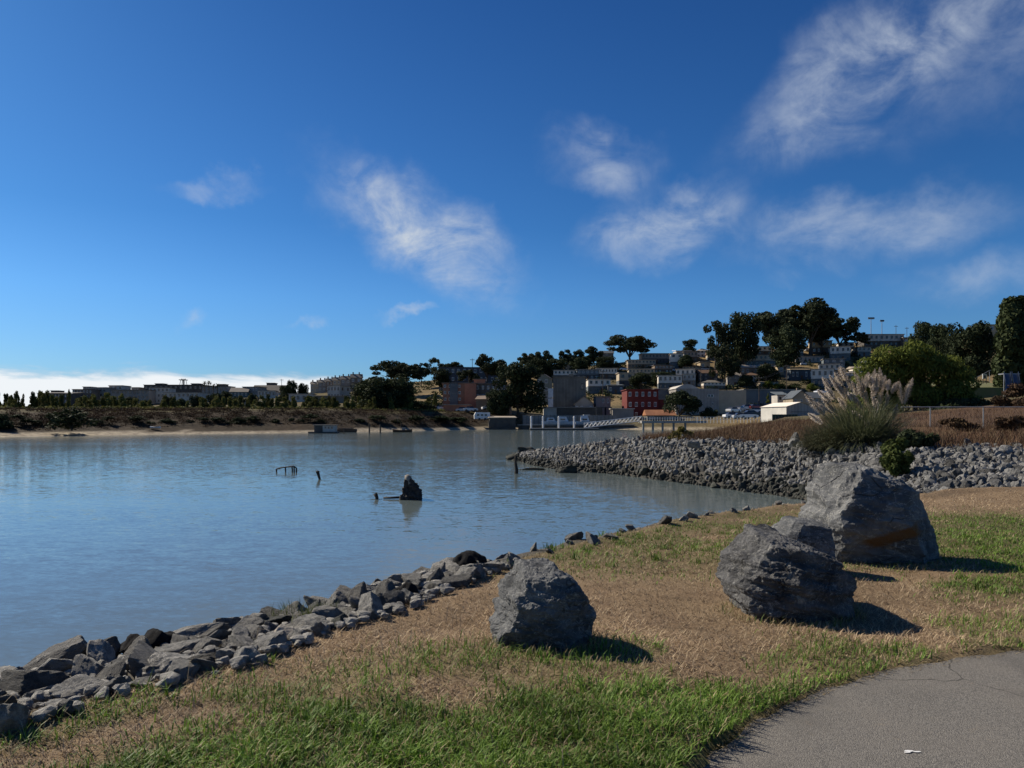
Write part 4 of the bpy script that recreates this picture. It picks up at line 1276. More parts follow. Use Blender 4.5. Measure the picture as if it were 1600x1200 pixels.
V, Fq_, C_ = ribbons(g, (0, 0, 0), 4600, (0.9, 2.5), 0.026, 1.4, (0.05, 0.066, 0.03), (0.18, 0.19, 0.10), 6, 0.85, 0.6)
V2, F2, C2 = ribbons(g, (-1.3, 0.1, -0.05), 2000, (0.7, 1.5), 0.022, 1.2, (0.05, 0.055, 0.028), (0.10, 0.095, 0.055), 5, 0.7, 0.9)
V3, F3, C3 = ribbons(g, (0.2, 0, 0), 350, (0.8, 1.6), 0.024, 1.1, (0.24, 0.19, 0.11), (0.30, 0.24, 0.15), 5, 0.7, 1.0)
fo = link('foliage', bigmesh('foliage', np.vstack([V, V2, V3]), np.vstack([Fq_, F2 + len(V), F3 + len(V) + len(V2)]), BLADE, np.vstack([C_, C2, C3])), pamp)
fo['kind'] = 'stuff'


def plume_mesh(seed):
    """unit plume along +z from 0 to 1, with feathery barbs"""
    g = np.random.RandomState(seed)
    V, Fq_, C_ = [], [], []
    n = 460
    for i in range(n):
        f = g.rand() ** 0.9
        rad = 0.115 * math.sin(math.pi * (0.12 + 0.86 * f) ** 0.85) + 0.01
        a = g.uniform(0, 6.28)
        d = np.array((math.cos(a), math.sin(a), g.uniform(0.5, 1.3)))
        p0 = np.array((0.03 * math.sin(f * 5), 0, f * 0.92))
        p1 = p0 + d * rad * g.uniform(.6, 1.25)
        p2 = p1 + np.array((d[0], d[1], -0.15)) * rad * 0.45
        sd = np.array((-math.sin(a), math.cos(a), 0)) * 0.008
        b = len(V)
        V += [p0 - sd, p0 + sd, p1 - sd, p1 + sd, p2 - sd * .4, p2 + sd * .4]
        Fq_ += [(b, b + 1, b + 3, b + 2), (b + 2, b + 3, b + 5, b + 4)]
        c = np.array((0.56, 0.485, 0.405)) * g.uniform(.75, 1.15)
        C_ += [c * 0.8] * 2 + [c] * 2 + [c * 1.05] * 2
    # stalk
    b = len(V)
    for sd in (np.array((0.012, 0, 0)), np.array((0, 0.012, 0))):
        b = len(V)
        V += [np.array((0, 0, -1.6)) - sd, np.array((0, 0, -1.6)) + sd, np.array((0, 0, .9)) - sd, np.array((0, 0, .9)) + sd]
        Fq_.append((b, b + 1, b + 3, b + 2)); C_ += [np.array((0.25, 0.21, 0.12))] * 4
    return bigmesh('plume', np.array(V), np.array(Fq_), STRAW, np.array(C_))


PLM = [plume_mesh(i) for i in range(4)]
for i, (tx, ty, bx_, by_) in enumerate([(395, 90, 430, 150), (370, 115, 412, 182), (340, 140, 392, 222), (410, 88, 436, 150), (268, 230, 332, 292), (305, 170, 332, 212), (318, 220, 352, 272), (500, 122, 542, 222),
                                        (570, 118, 562, 192), (612, 108, 602, 212), (656, 98, 660, 202), (630, 150, 642, 222), (468, 250, 502, 292), (508, 286, 548, 348), (398, 290, 428, 342), (250, 306, 342, 362),
                                        (196, 275, 292, 382), (208, 380, 275, 432), (338, 338, 388, 377), (705, 178, 700, 212), (756, 180, 728, 232), (785, 192, 802, 302), (850, 176, 812, 302), (746, 368, 734, 402),
                                        (574, 306, 602, 362), (498, 378, 522, 412), (528, 398, 562, 422), (610, 215, 604, 272), (574, 452, 582, 482), (510, 484, 542, 492), (520, 205, 542, 262), (383, 195, 432, 272), (640, 130, 650, 190),
                                        (590, 140, 596, 200), (355, 165, 400, 235), (450, 150, 470, 230), (480, 175, 500, 250), (540, 150, 545, 230), (680, 140, 672, 220), (430, 215, 460, 290), (555, 235, 570, 300), (660, 230, 655, 300), (290, 280, 345, 330), (700, 250, 690, 320), (620, 290, 630, 350)]):
    t_ = (1220 + tx / 4.21, 560 + ty / 4.21); b_ = (1220 + bx_ / 4.21, 560 + by_ / 4.21)
    Yp = PY_ + random.uniform(-.7, .7)
    A, B = P(*b_, Yp), P(*t_, Yp + random.uniform(-.2, .2))
    d = B - A
    o = link('plume', PLM[i % 4], pamp, A - base)
    o.rotation_euler = d.to_track_quat('Z', 'Y').to_euler()
    k = max(d.length * 1.1, 0.4)
    o.scale = (max(k, 0.72),) * 2 + (max(k * 1.35, .7),)


# ------------------------------------------------------------------ buildings
PAINT = {
    'white': ((0.68, 0.68, 0.66), (0.55, 0.55, 0.54)), 'pale': ((0.48, 0.485, 0.48), (0.38, 0.385, 0.385)), 'grey': ((0.27, 0.275, 0.28), (0.21, 0.215, 0.22)),
    'concrete': ((0.175, 0.18, 0.17), (0.125, 0.13, 0.125)), 'blue': ((0.13, 0.165, 0.20), (0.10, 0.13, 0.16)), 'darkblue': ((0.075, 0.095, 0.125), (0.058, 0.075, 0.10)),
    'teal': ((0.10, 0.15, 0.165), (0.08, 0.12, 0.135)), 'tan': ((0.38, 0.325, 0.235), (0.30, 0.255, 0.19)), 'brownsalmon': ((0.29, 0.165, 0.12), (0.24, 0.135, 0.10)), 'beige': ((0.42, 0.38, 0.31), (0.35, 0.32, 0.265)), 'salmon': ((0.42, 0.20, 0.135), (0.35, 0.165, 0.115)),
    'taupe': ((0.20, 0.165, 0.14), (0.16, 0.135, 0.115)), 'red': ((0.14, 0.028, 0.024), (0.11, 0.022, 0.02)), 'cream': ((0.33, 0.30, 0.245), (0.27, 0.245, 0.2)), 'dark': ((0.095, 0.092, 0.09), (0.07, 0.068, 0.067)),
    'sage': ((0.22, 0.24, 0.21), (0.18, 0.2, 0.175)), 'sheet': ((0.55, 0.57, 0.57), (0.45, 0.47, 0.47)), 'rust': ((0.33, 0.16, 0.085), (0.22, 0.10, 0.055)), 'brown': ((0.12, 0.075, 0.05), (0.09, 0.058, 0.04)),
    'roof': ((0.17, 0.165, 0.16), (0.12, 0.118, 0.115)), 'roofpale': ((0.36, 0.34, 0.31), (0.28, 0.26, 0.24)), 'roofwhite': ((0.75, 0.74, 0.72), (0.68, 0.67, 0.65)), 'green': ((0.03, 0.07, 0.06), (0.024, 0.055, 0.048))}


def paint(k):
    c1, c2 = PAINT[k]
    c1, c2 = [(c[0] * 1.06, c[1] * 0.97, c[2] * 0.84) for c in (c1, c2)]
    return M('paint_' + k, c1, c2, 0.35, 0.8, detail=7)


def window_mesh(fm):
    b = MB()
    b.box(-.5, .5, -.05, .0, 0, 1, 0)
    b.box(-.5, .5, -.09, -.05, 0, .09, 1).box(-.5, .5, -.09, -.05, .91, 1, 1).box(-.5, -.42, -.09, -.05, .09, .91, 1).box(.42, .5, -.09, -.05, .09, .91, 1).box(-.035, .035, -.085, -.05, .09, .91, 1)
    return b.mesh('window', [GLASS, fm])


WIN = {'white': window_mesh(WHITE), 'grey': window_mesh(paint('grey')), 'dark': window_mesh(paint('dark'))}
BLIND = {}


def add_window(root, x, y, z, w_, h, rz=0.0, style='white'):
    o = link('window', WIN[style], root, (x, y, z))
    o.scale = (w_, 1, h)
    o.rotation_euler = (0, 0, rz)
    return o


def building(label, px0, px1, pt, pb, wall='pale', Y=None, d=8.0, yaw=0.0, roof='flat', rm='roof', lower=None, split=0.5, floors=2, cols=5, rise=0.25, over=0.35, wstyle='white',
             name='house', cat='house', group=None, side=2, win=True, chimney=False, low_over=0.0, wk=0.42, door=True, skip=()):
    pxm = (px0 + px1) / 2
    Y = Y or Yof(pxm, min(pb, interp(pxm, BASE) - 0.2))
    s = Y / F
    W, H = (px1 - px0) * s, (pb - pt) * s
    ya = R(yaw)
    wd = max(2.0, (W - d * abs(math.sin(ya))) / math.cos(ya))
    root = empty(name, P(pxm, pb, Y + d * 0.5), ya, label, cat, group)
    root.location = (P(pxm, pb, Y).x * (1 + 0.5 * d / Y), Y + d * .5, P(pxm, pb, Y).z)
    x, y = wd / 2, d / 2
    hr = 0.0
    if roof in ('gable', 'gablef', 'hip'): hr = H * rise
    elif roof == 'shed': hr = H * rise * 0.5
    hw = H - hr - (0.25 if roof == 'flat' else 0)
    z0 = -5.0
    wm = paint(wall)
    if lower:
        zs = hw * split
        MB().box(-x, x, -y, y, z0, zs).build('lower_wall', paint(lower), root)
        q = low_over
        MB().box(-x, x, -y - 0.06 - q, y, zs, hw).build('wall', wm, root)
    else:
        MB().box(-x, x, -y, y, z0, hw).build('wall', wm, root)
    q = low_over if lower else 0
    if roof == 'flat':
        r_ = MB().box(-x - over, x + over, -y - over - q, y + over, hw, hw + 0.25)
    elif roof == 'shed':
        r_ = MB().poly([(-x - over, -y - over, hw), (x + over, -y - over, hw), (x + over, y + over, hw + hr), (-x - over, y + over, hw + hr),
                        (-x - over, -y - over, hw + .22), (x + over, -y - over, hw + .22), (x + over, y + over, hw + hr + .22), (-x - over, y + over, hw + hr + .22)],
                       [(0, 3, 2, 1), (4, 5, 6, 7), (0, 1, 5, 4), (1, 2, 6, 5), (2, 3, 7, 6), (3, 0, 4, 7)])
    elif roof == 'gable':      # ridge runs along x
        r_ = MB().poly([(-x - over, -y - over, hw - .1), (x + over, -y - over, hw - .1), (x + over, y + over, hw - .1), (-x - over, y + over, hw - .1), (-x - over, 0, hw + hr), (x + over, 0, hw + hr)],
                       [(0, 1, 5, 4), (2, 3, 4, 5), (0, 4, 3), (1, 2, 5), (0, 3, 2, 1)])
    elif roof == 'gablef':     # gable end towards the water
        MB().poly([(-x, -y, hw), (x, -y, hw), (0, -y, hw + hr * .96), (-x, y, hw), (x, y, hw), (0, y, hw + hr * .96)], [(0, 1, 2), (5, 4, 3), (0, 2, 5, 3), (1, 4, 5, 2)]).build('gable', wm, root)
        t = 0.2
        r_ = MB().poly([(-x - over, -y - over, hw - .15), (0, -y - over, hw + hr), (x + over, -y - over, hw - .15), (x + over, y + over, hw - .15), (0, y + over, hw + hr), (-x - over, y + over, hw - .15),
                        (-x - over, -y - over, hw - .15 + t), (0, -y - over, hw + hr + t), (x + over, -y - over, hw - .15 + t), (x + over, y + over, hw - .15 + t), (0, y + over, hw + hr + t), (-x - over, y + over, hw - .15 + t)],
                       [(0, 1, 4, 5), (1, 2, 3, 4), (6, 11, 10, 7), (7, 10, 9, 8), (0, 6, 7, 1), (1, 7, 8, 2), (0, 5, 11, 6), (2, 8, 9, 3), (3, 9, 10, 4), (4, 10, 11, 5)])
    else:                       # hip
        k = min(x, y) * 0.9
        r_ = MB().poly([(-x - over, -y - over, hw - .1), (x + over, -y - over, hw - .1), (x + over, y + over, hw - .1), (-x - over, y + over, hw - .1), (-x + k, 0, hw + hr), (x - k, 0, hw + hr)],
                       [(0, 1, 5, 4), (2, 3, 4, 5), (0, 4, 3), (1, 2, 5), (0, 3, 2, 1)])
    ro = r_.build('roof', paint(rm), root)
    if chimney:
        for cxk in (chimney if hasattr(chimney, '__len__') else (0.3,)):
            MB().box(x * cxk - .3, x * cxk + .3, -.3, .3, hw - .2, hw + max(hr, .3) + 1.0).build('chimney', paint('taupe'), ro)
    if win:
        fh = hw / floors
        cw = wd / cols
        for f in range(floors):
            yy = -y - (0.06 + q if lower and (f + .5) * fh > hw * split else 0)
            for c in range(cols):
                if (f, c) in skip: continue
                if f == 0 and door and c == cols // 2:
                    MB().box(-.5, .5, -.06, 0, 0, min(2.1, fh * .8)).build('door', paint('brown'), root, loc=(-x + (c + .5) * cw, yy, 0))
                    continue
                add_window(root, -x + (c + .5) * cw + random.uniform(-.05, .05) * cw, yy, f * fh + fh * 0.36, min(1.7, cw * wk), fh * 0.44, 0, wstyle)
        if abs(yaw) > 10:
            sx = -1 if yaw > 0 else 1
            for f in range(floors):
                for c in range(side):
                    add_window(root, sx * x, -y + (c + .5) * d / side, f * fh + fh * .36, min(1.2, d / side * .4), fh * .42, -sx * math.pi / 2 if False else sx * math.pi / 2, wstyle)
    return root


HG = None
# far left apartments
building('dark apartment block with a row of small white windows, leftmost building', 68, 122, 612, 640, 'dark', 400, 16, 8, 'shed', 'dark', floors=3, cols=10, rise=.2, name='apartment_block', cat='building', wk=.36)
building('dark block with pale balconies right of the leftmost apartments', 121, 154, 608, 640, 'taupe', 420, 14, 6, 'flat', 'dark', floors=4, cols=6, name='apartment_block', cat='building', wstyle='white')
building('light grey stair tower block behind the dark apartments on the left', 152, 180, 605, 640, 'grey', 430, 12, -8, 'flat', 'pale', floors=4, cols=4, name='apartment_block', cat='building', wstyle='dark')
building('narrow pale tower with raised roof among the left apartments', 177, 198, 602, 640, 'pale', 438, 10, 0, 'flat', 'grey', floors=5, cols=3, name='apartment_block', cat='building', wstyle='dark')
building('long pale blue grey block with dark flat roof on the left', 182, 242, 609, 640, 'grey', 395, 14, 5, 'flat', 'dark', floors=4, cols=9, name='apartment_block', cat='building', wstyle='dark')
building('white walled block with dark glass bays on the left', 236, 272, 605, 640, 'pale', 405, 14, 10, 'flat', 'dark', floors=4, cols=5, name='apartment_block', cat='building', wstyle='dark', lower='blue', split=.3)
building('dark roofed long block under the lattice tower', 234, 326, 601, 640, 'dark', 450, 16, 0, 'flat', 'dark', floors=4, cols=12, name='apartment_block', cat='building', wstyle='grey')
building('pale grey block in front of the lattice tower block', 263, 322, 613, 640, 'pale', 390, 12, -4, 'flat', 'grey', floors=3, cols=8, name='apartment_block', cat='building', wstyle='dark')
building('grey block behind the palm trees', 322, 362, 603, 640, 'grey', 440, 12, 0, 'flat', 'dark', floors=4, cols=6, name='apartment_block', cat='building', wstyle='dark')
building('grey teal house right of the palm trees', 360, 392, 605, 640, 'teal', 430, 12, 10, 'gable', 'roof', floors=3, cols=5, rise=.2, name='apartment_block', cat='building')
building('house with bright upper windows in the middle of the left skyline', 384, 412, 604, 640, 'grey', 436, 12, -6, 'flat', 'dark', floors=4, cols=5, name='apartment_block', cat='building')
building('long low building with dark humped roof on the left skyline', 398, 452, 601, 640, 'concrete', 445, 14, 0, 'gable', 'dark', floors=3, cols=8, rise=.3, name='apartment_block', cat='building')
building('pale terrace in front of the humped roof building', 404, 434, 610, 640, 'pale', 400, 10, 8, 'flat', 'grey', floors=3, cols=5, name='apartment_block', cat='building', wstyle='dark')
building('pale grey box house with a dark garage behind the saplings', 452, 494, 615, 642, 'pale', 320, 10, 8, 'flat', 'grey', floors=2, cols=4, name='house', wstyle='dark', lower='grey', split=.4)
building('low white roofed hut among the saplings', 378, 402, 626, 640, 'taupe', 290, 6, 0, 'flat', 'roofwhite', floors=1, cols=4)
for i, (a, b, t) in enumerate([(486, 499, 596), (498, 511, 593), (510, 522, 591), (521, 534, 589), (533, 549, 587), (548, 566, 584)]):
    building(['first and lowest', 'second', 'third', 'fourth', 'fifth', 'last and highest'][i] + ' of the stepped townhouses with chimneys climbing the left ridge', a, b, t, 620, ('beige', 'grey', 'taupe')[i % 3], 420 - i * 4, 4, 4,
             'gable', 'roof', floors=3, cols=2, rise=.16, chimney=(-.6, .5), name='townhouse', group='stepped townhouses on the left ridge')
building('tall pale house in front of the stepped townhouses', 515, 545, 602, 636, 'pale', 330, 10, -16, 'flat', 'grey', floors=3, cols=4, wstyle='dark')
building('plain grey box building behind the saplings left of the grove', 497, 542, 618, 642, 'concrete', 285, 10, 0, 'flat', 'roofpale', floors=2, cols=3, name='shed', cat='building', win=False)
for px, t_, lab in [(90, 610, 'small dark lift head on the leftmost apartments'), (140, 604, 'pale stair head left of the narrow tower'), (215, 605, 'pale stair head on the long block'), (252, 599, 'dark roof box left of the lattice tower'), (308, 599, 'dark roof box right of the lattice tower'),
                    (348, 600, 'grey stair head behind the palms'), (425, 598, 'dark stair head on the humped roof building')]:
    building(lab, px - 6, px + 6, t_, 616, 'grey' if 'pale' in lab else 'dark', 455, 6, 0, 'flat', 'dark', floors=2, cols=3, name='roof_house', cat='building', win='pale' in lab)
# middle
building('dark blue long block with white balconies behind the salmon house', 684, 792, 571, 612, 'darkblue', 350, 14, 4, 'shed', 'darkblue', floors=3, cols=12, rise=.16, name='apartment_block', cat='building', lower='blue', split=.4)
rb = building('salmon and taupe four storey apartment house near the water', 690, 746, 598, 640, 'brownsalmon', 262, 12, 4, 'flat', 'taupe', floors=4, cols=7, name='apartment_house', cat='building', wk=.5, skip=[(f, c) for f in range(4) for c in (4, 5)])
_s = 262 / F
MB().box(1.8, 5.9, -6.35, -6.0, -2, 9.2).build('salmon_panel', paint('salmon'), rb)
MB().box(-3.4, -.6, -6.5, -6.0, -2, 9.2).build('bay', paint('blue'), rb)
building('taupe right wing of the salmon apartment house with stepped top', 743, 792, 599, 640, 'taupe', 268, 12, 0, 'flat', 'taupe', floors=3, cols=6, name='apartment_house', cat='building', skip=[(0, 0), (0, 1), (0, 2), (0, 3), (0, 4)])
building('salmon stair head on the roof of the apartment house', 741, 758, 592, 600, 'salmon', 272, 5, 0, 'flat', 'taupe', floors=1, cols=2, name='roof_house', cat='building', win=False)
building('brown sloping wall building between salmon house and huge tree', 744, 800, 616, 650, 'taupe', 252, 8, -6, 'shed', 'taupe', floors=2, cols=3, rise=.5, name='hall', cat='building', win=False)
building('long salmon low wall building below the apartment house', 694, 735, 632, 648, 'salmon', 250, 6, 0, 'flat', 'roofpale', floors=1, cols=4, name='hall', cat='building', win=False)
building('sage green narrow house left of the grey concrete block', 838, 864, 584, 640, 'sage', 300, 10, -10, 'gablef', 'roof', floors=4, cols=2, rise=.12)
gb_ = building('windowless tall grey concrete block with a white bay', 862, 919, 588, 645, 'concrete', 268, 14, -8, 'flat', 'concrete', floors=3, cols=3, name='warehouse', cat='building', win=False)
MB().box(-7.4, -5.6, -7.5, -7.0, 5.5, 8.8).build('bay', WHITE, gb_)
MB().box(-7.4, -5.6, -7.5, -7.0, 1.9, 5.2).build('bay', WHITE, gb_)
MB().box(-.2, 1.4, -3, 0, 12, 14.2).build('lift_head', paint('concrete'), gb_)
for k in range(9):
    MB().box(-5.2 + k * 1.2, -5.12 + k * 1.2, -7.06, -7.0, -2, 12.3).build('panel_joint', paint('grey'), gb_)
add_window(gb_, 4.9, -7.0, 8.4, .9, 2.2, 0, 'dark')
building('grey gable fronted boat workshop in front of the concrete block', 896, 931, 619, 648, 'grey', 256, 10, -8, 'gablef', 'roof', floors=1, cols=4, rise=.42, name='workshop', cat='building', wk=.5)
building('plain grey box right of the gable workshop', 929, 952, 619, 650, 'grey', 262, 8, 0, 'flat', 'concrete', floors=2, cols=3, name='workshop', cat='building', skip=[(0, 0), (0, 1), (0, 2), (1, 0)])
building('long low dark shed at the boatyard', 867, 940, 636, 656, 'dark', 248, 6, 0, 'flat', 'grey', floors=1, cols=8, name='shed', cat='building', win=False)
building('pale left end shed of the boatyard', 849, 869, 636, 656, 'pale', 247, 6, 0, 'flat', 'grey', floors=1, cols=2, name='shed', cat='building', win=False)
building('grey container box beside the red building', 955, 988, 638, 657, 'grey', 244, 6, 0, 'flat', 'pale', floors=1, cols=2, name='container', cat='building', win=False)
rd = building('dark red three storey building with white framed windows', 975, 1024, 608, 657, 'red', 252, 12, 0, 'flat', 'red', floors=3, cols=5, name='red_building', cat='building', wk=.42)
building('low red annex right of the red building', 1022, 1034, 623, 657, 'red', 254, 8, 0, 'flat', 'grey', floors=2, cols=1, name='annex', cat='building', win=False)
building('grey low house behind the red building', 1020, 1046, 607, 640, 'blue', 275, 8, 0, 'flat', 'grey', floors=2, cols=3, win=False)
building('small house with rusty gable roof by the pier', 1008, 1052, 640, 657, 'concrete', 240, 7, 0, 'gable', 'rust', floors=1, cols=3, rise=.5)

# corrugated warehouse with arched roof
Yw = 262
ww = empty('corrugated_warehouse', P(1099, 640, Yw + 10), 0, 'corrugated grey warehouse with low arched roof and plain beige end', 'building')
s = Yw / F
x0, x1 = (1045 - 1099) * s, (1112 - 1099) * s
hh = 32 * s
MB().box(x0, x1, -10, 8, -4, hh).build('wall', paint('grey'), ww)
for k in range(30):
    xx = x0 + (k + .5) * (x1 - x0) / 30
    MB().box(xx - .08, xx + .08, -10.08, -10, -3, hh - .05).build('rib', paint('pale'), ww)
arc = [(x0 - .3, hh)] + [(x0 + (x1 - x0) * .55 * f - .3, hh + 1.6 * math.sin(math.pi * f)) for f in np.linspace(.05, .95, 12)] + [(x0 + (x1 - x0) * .55 - .3, hh)]
MB().prism(arc, -10.3, 8).build('roof', paint('pale'), ww)
MB().box(x1 + .02, x1 + 43 * s, -9.6, 7, -1.5, hh - .5).build('end_wall', paint('beige'), ww)
MB().box(x1 + .1, x1 + 42.5 * s, -9.9, 7, -5, -1.52).build('plinth', paint('dark'), ww)
add_window(ww, x1 - 3, -10.1, 4.2, 2.2, 1.0, 0, 'white'); add_window(ww, x1 - 2.2, -10.1, 1.4, .7, .9, 0, 'white')
building('blue grey low warehouse behind the parked cars', 1156, 1236, 608, 640, 'blue', 285, 10, 0, 'flat', 'grey', floors=1, cols=6, name='warehouse', cat='building', lower=None, win=False)
building('pale grey lean-to with dark roof in front of the blue warehouse', 1210, 1226, 612, 640, 'pale', 262, 6, 0, 'shed', 'blue', floors=2, cols=2, rise=.4, wstyle='dark')
building('cream gable house with dark roof right of the warehouse', 1231, 1258, 610, 640, 'cream', 250, 9, 0, 'gablef', 'darkblue', floors=2, cols=3, rise=.4, chimney=(0.1,), skip=[(0, 0), (0, 1), (0, 2)], wk=.35)
building('cream rear wing of the gable house with a dark roof', 1256, 1282, 612, 640, 'cream', 252, 8, 0, 'gable', 'darkblue', floors=2, cols=3, rise=.34, skip=[(0, 0), (0, 1), (0, 2)])

# white ribbed shed
Yt = 150
tt = empty('white_shed', P(1232, 652, Yt + 4), R(14), 'white ribbed metal shed with shallow gable roof', 'shed')
s = Yt / F
a0, b0 = -25 * s, 24 * s
ridge = 23.5 * s
MB().poly([(a0, -4, -2), (b0, -4, -2), (b0, -4, 15.5 * s), (0, -4, ridge), (a0, -4, 17 * s), (a0, 5, -2), (b0, 5, -2), (b0, 5, 15.5 * s), (0, 5, ridge), (a0, 5, 17 * s)],
          [(0, 1, 2, 3, 4), (9, 8, 7, 6, 5), (0, 4, 9, 5), (1, 6, 7, 2)]).build('wall', paint('sheet'), tt)
MB().poly([(a0 - .2, -4.2, 17 * s - .05), (0, -4.2, ridge + .06), (b0 + .2, -4.2, 15.5 * s - .05), (b0 + .2, 5.2, 15.5 * s - .05), (0, 5.2, ridge + .06), (a0 - .2, 5.2, 17 * s - .05)], [(0, 1, 4, 5), (1, 2, 3, 4)]).build('roof', paint('roofwhite'), tt)
for k in range(19):
    xx = a0 + .15 + k * (b0 - a0 - .3) / 18
    top = (17 * s + (ridge - 17 * s) * (xx - a0) / -a0) if xx < 0 else (ridge - (ridge - 15.5 * s) * xx / b0)
    MB().box(xx - .06, xx + .06, -4.05, -4.0, -1, top - .05).build('rib', paint('grey'), tt)
MB().box(-2.2, 2.0, -4.1, -4.0, 1.05, 1.2).build('door_rail', paint('grey'), tt)
building('grey metal side shed behind the white shed', 1258, 1274, 634, 650, 'pale', 158, 5, 0, 'flat', 'roofwhite', floors=1, cols=2, name='shed', cat='shed', win=False)

# hillside housing: (label, x0, x1, top, foot, wall, lower, roof, rm, floors, cols, yaw)
HS = [
    ('white upper storey row house, left end of the middle terrace', 864, 902, 578, 594, 'white', 'dark', 'flat', 'grey', 2, 6, 0),
    ('dark blue row house between two white ones on the middle terrace', 900, 934, 577, 594, 'blue', 'darkblue', 'flat', 'grey', 2, 5, 0),
    ('long white row house at the right of the middle terrace', 930, 965, 575, 592, 'white', 'dark', 'flat', 'grey', 2, 7, -6),
    ('white and blue house right of the concrete block', 917, 952, 592, 614, 'white', 'blue', 'flat', 'roofpale', 2, 4, 0),
    ('dark blue low house right of the white and blue one', 948, 972, 600, 616, 'darkblue', None, 'shed', 'blue', 1, 3, 0),
    ('white topped dark house above the red building', 965, 988, 582, 606, 'beige', 'darkblue', 'flat', 'roofpale', 2, 2, 0),
    ('long beige row house high on the slope below the umbrella tree', 979, 1022, 562, 575, 'beige', 'taupe', 'flat', 'roofpale', 2, 8, 0),
    ('beige row house below the longer beige row', 980, 1022, 576, 590, 'beige', 'taupe', 'flat', 'roofpale', 2, 7, -5),
    ('blue grey row house on the skyline right of the umbrella tree', 1000, 1048, 552, 568, 'grey', 'darkblue', 'flat', 'roof', 2, 9, 0),
    ('white and blue end house on the upper slope', 1045, 1068, 552, 578, 'white', 'blue', 'flat', 'roofpale', 3, 2, -8),
    ('house with bright white roof on the skyline', 1054, 1077, 546, 562, 'pale', None, 'shed', 'roofwhite', 1, 3, 0),
    ('grey row house right of the bright white roof', 1066, 1090, 549, 566, 'grey', 'dark', 'flat', 'roof', 2, 4, -8),
    ('white house with a shaded right side in the middle of the slope', 1054, 1090, 576, 598, 'white', 'dark', 'flat', 'roofpale', 2, 4, -18),
    ('white and blue two storey house above the warehouse left part', 1026, 1066, 586, 610, 'white', 'blue', 'flat', 'grey', 2, 5, -8),
    ('pale house between two white houses above the warehouse', 1064, 1090, 584, 604, 'pale', 'grey', 'flat', 'grey', 2, 3, -14),
    ('dark blue house with brown roof above the warehouse', 1088, 1118, 577, 596, 'darkblue', None, 'gable', 'brown', 2, 4, 0),
    ('small tan house high on the slope left of the eucalyptus', 1091, 1106, 565, 578, 'tan', None, 'flat', 'roofpale', 1, 2, 0),
    ('grey hip roofed house above the warehouse beige end', 1133, 1162, 580, 604, 'grey', None, 'hip', 'roof', 2, 3, -12),
    ('tan house behind the eucalyptus trunks', 1160, 1184, 555, 570, 'tan', None, 'flat', 'roof', 2, 3, 0),
    ('white row house seen through the eucalyptus trunks', 1172, 1202, 541, 555, 'white', 'dark', 'flat', 'roof', 2, 4, 0),
    ('long beige row house behind the nearer eucalyptus', 1160, 1216, 554, 572, 'beige', 'blue', 'flat', 'roof', 2, 8, 0),
    ('tan roofed house left of the lower slope tree', 1153, 1190, 569, 586, 'taupe', None, 'gable', 'roofpale', 1, 5, 0),
    ('small pale house right of the lower slope tree', 1211, 1230, 571, 586, 'tan', None, 'flat', 'roof', 1, 2, 0),
    ('tan topped house under the tallest eucalyptus', 1264, 1298, 532, 553, 'tan', 'dark', 'flat', 'roof', 2, 4, -10),
    ('upper white house of the right hand stack', 1294, 1330, 541, 563, 'white', 'blue', 'flat', 'roofpale', 2, 4, -20),
    ('pale house peeking above the upper white house', 1306, 1334, 535, 550, 'pale', 'dark', 'flat', 'roof', 2, 3, -16),
    ('blue house in the middle of the right hand stack', 1283, 1320, 560, 576, 'blue', None, 'flat', 'grey', 2, 3, -16),
    ('white house below the blue one in the right hand stack', 1276, 1314, 568, 588, 'white', 'dark', 'flat', 'roofpale', 2, 4, -20),
    ('lowest white and blue house of the right hand stack', 1264, 1306, 576, 606, 'white', 'blue', 'flat', 'roofpale', 2, 4, -22),
    ('dark long low house left of the right hand stack', 1230, 1265, 575, 594, 'darkblue', None, 'shed', 'tan', 1, 5, 0),
    ('long low grey house under the trees left of the right hand stack', 1238, 1282, 556, 567, 'grey', None, 'flat', 'roof', 1, 7, 0),
    ('grey row house under the stadium lights on the right skyline', 1344, 1406, 522, 543, 'pale', 'dark', 'flat', 'roof', 2, 8, 0),
    ('small low house right of the stadium lights', 1405, 1424, 527, 543, 'taupe', None, 'flat', 'roofpale', 1, 2, 0),
    ('tan and grey block behind the largest dark tree on the right', 1526, 1566, 507, 545, 'tan', 'grey', 'flat', 'roof', 3, 4, 0),
    ('blue house on the ridge between the dark trees', 936, 957, 547, 562, 'blue', None, 'gable', 'darkblue', 2, 3, 0),
    ('teal house on the ridge behind the huge tree', 824, 842, 554, 572, 'teal', None, 'gable', 'roof', 2, 3, 0),
    ('dark teal low roof right of the huge tree', 836, 866, 578, 592, 'teal', None, 'flat', 'darkblue', 1, 4, 0),
    ('grey row house on the slope between the rows and the round tree', 1020, 1048, 570, 584, 'taupe', 'dark', 'flat', 'roof', 2, 5, 0),
]
for (lab, a, b, t, f, wl, lo, rf, rm, fl, co, yw) in HS:
    building(lab, a, b, t, f, wl, None, 8.5, yw, rf, rm, lo, 0.5, fl, co, rise=.3, over=.45, name='hillside_house', group='hillside houses', wstyle='dark' if wl in ('white', 'pale', 'beige', 'grey') else 'white', low_over=.35 if lo else 0)


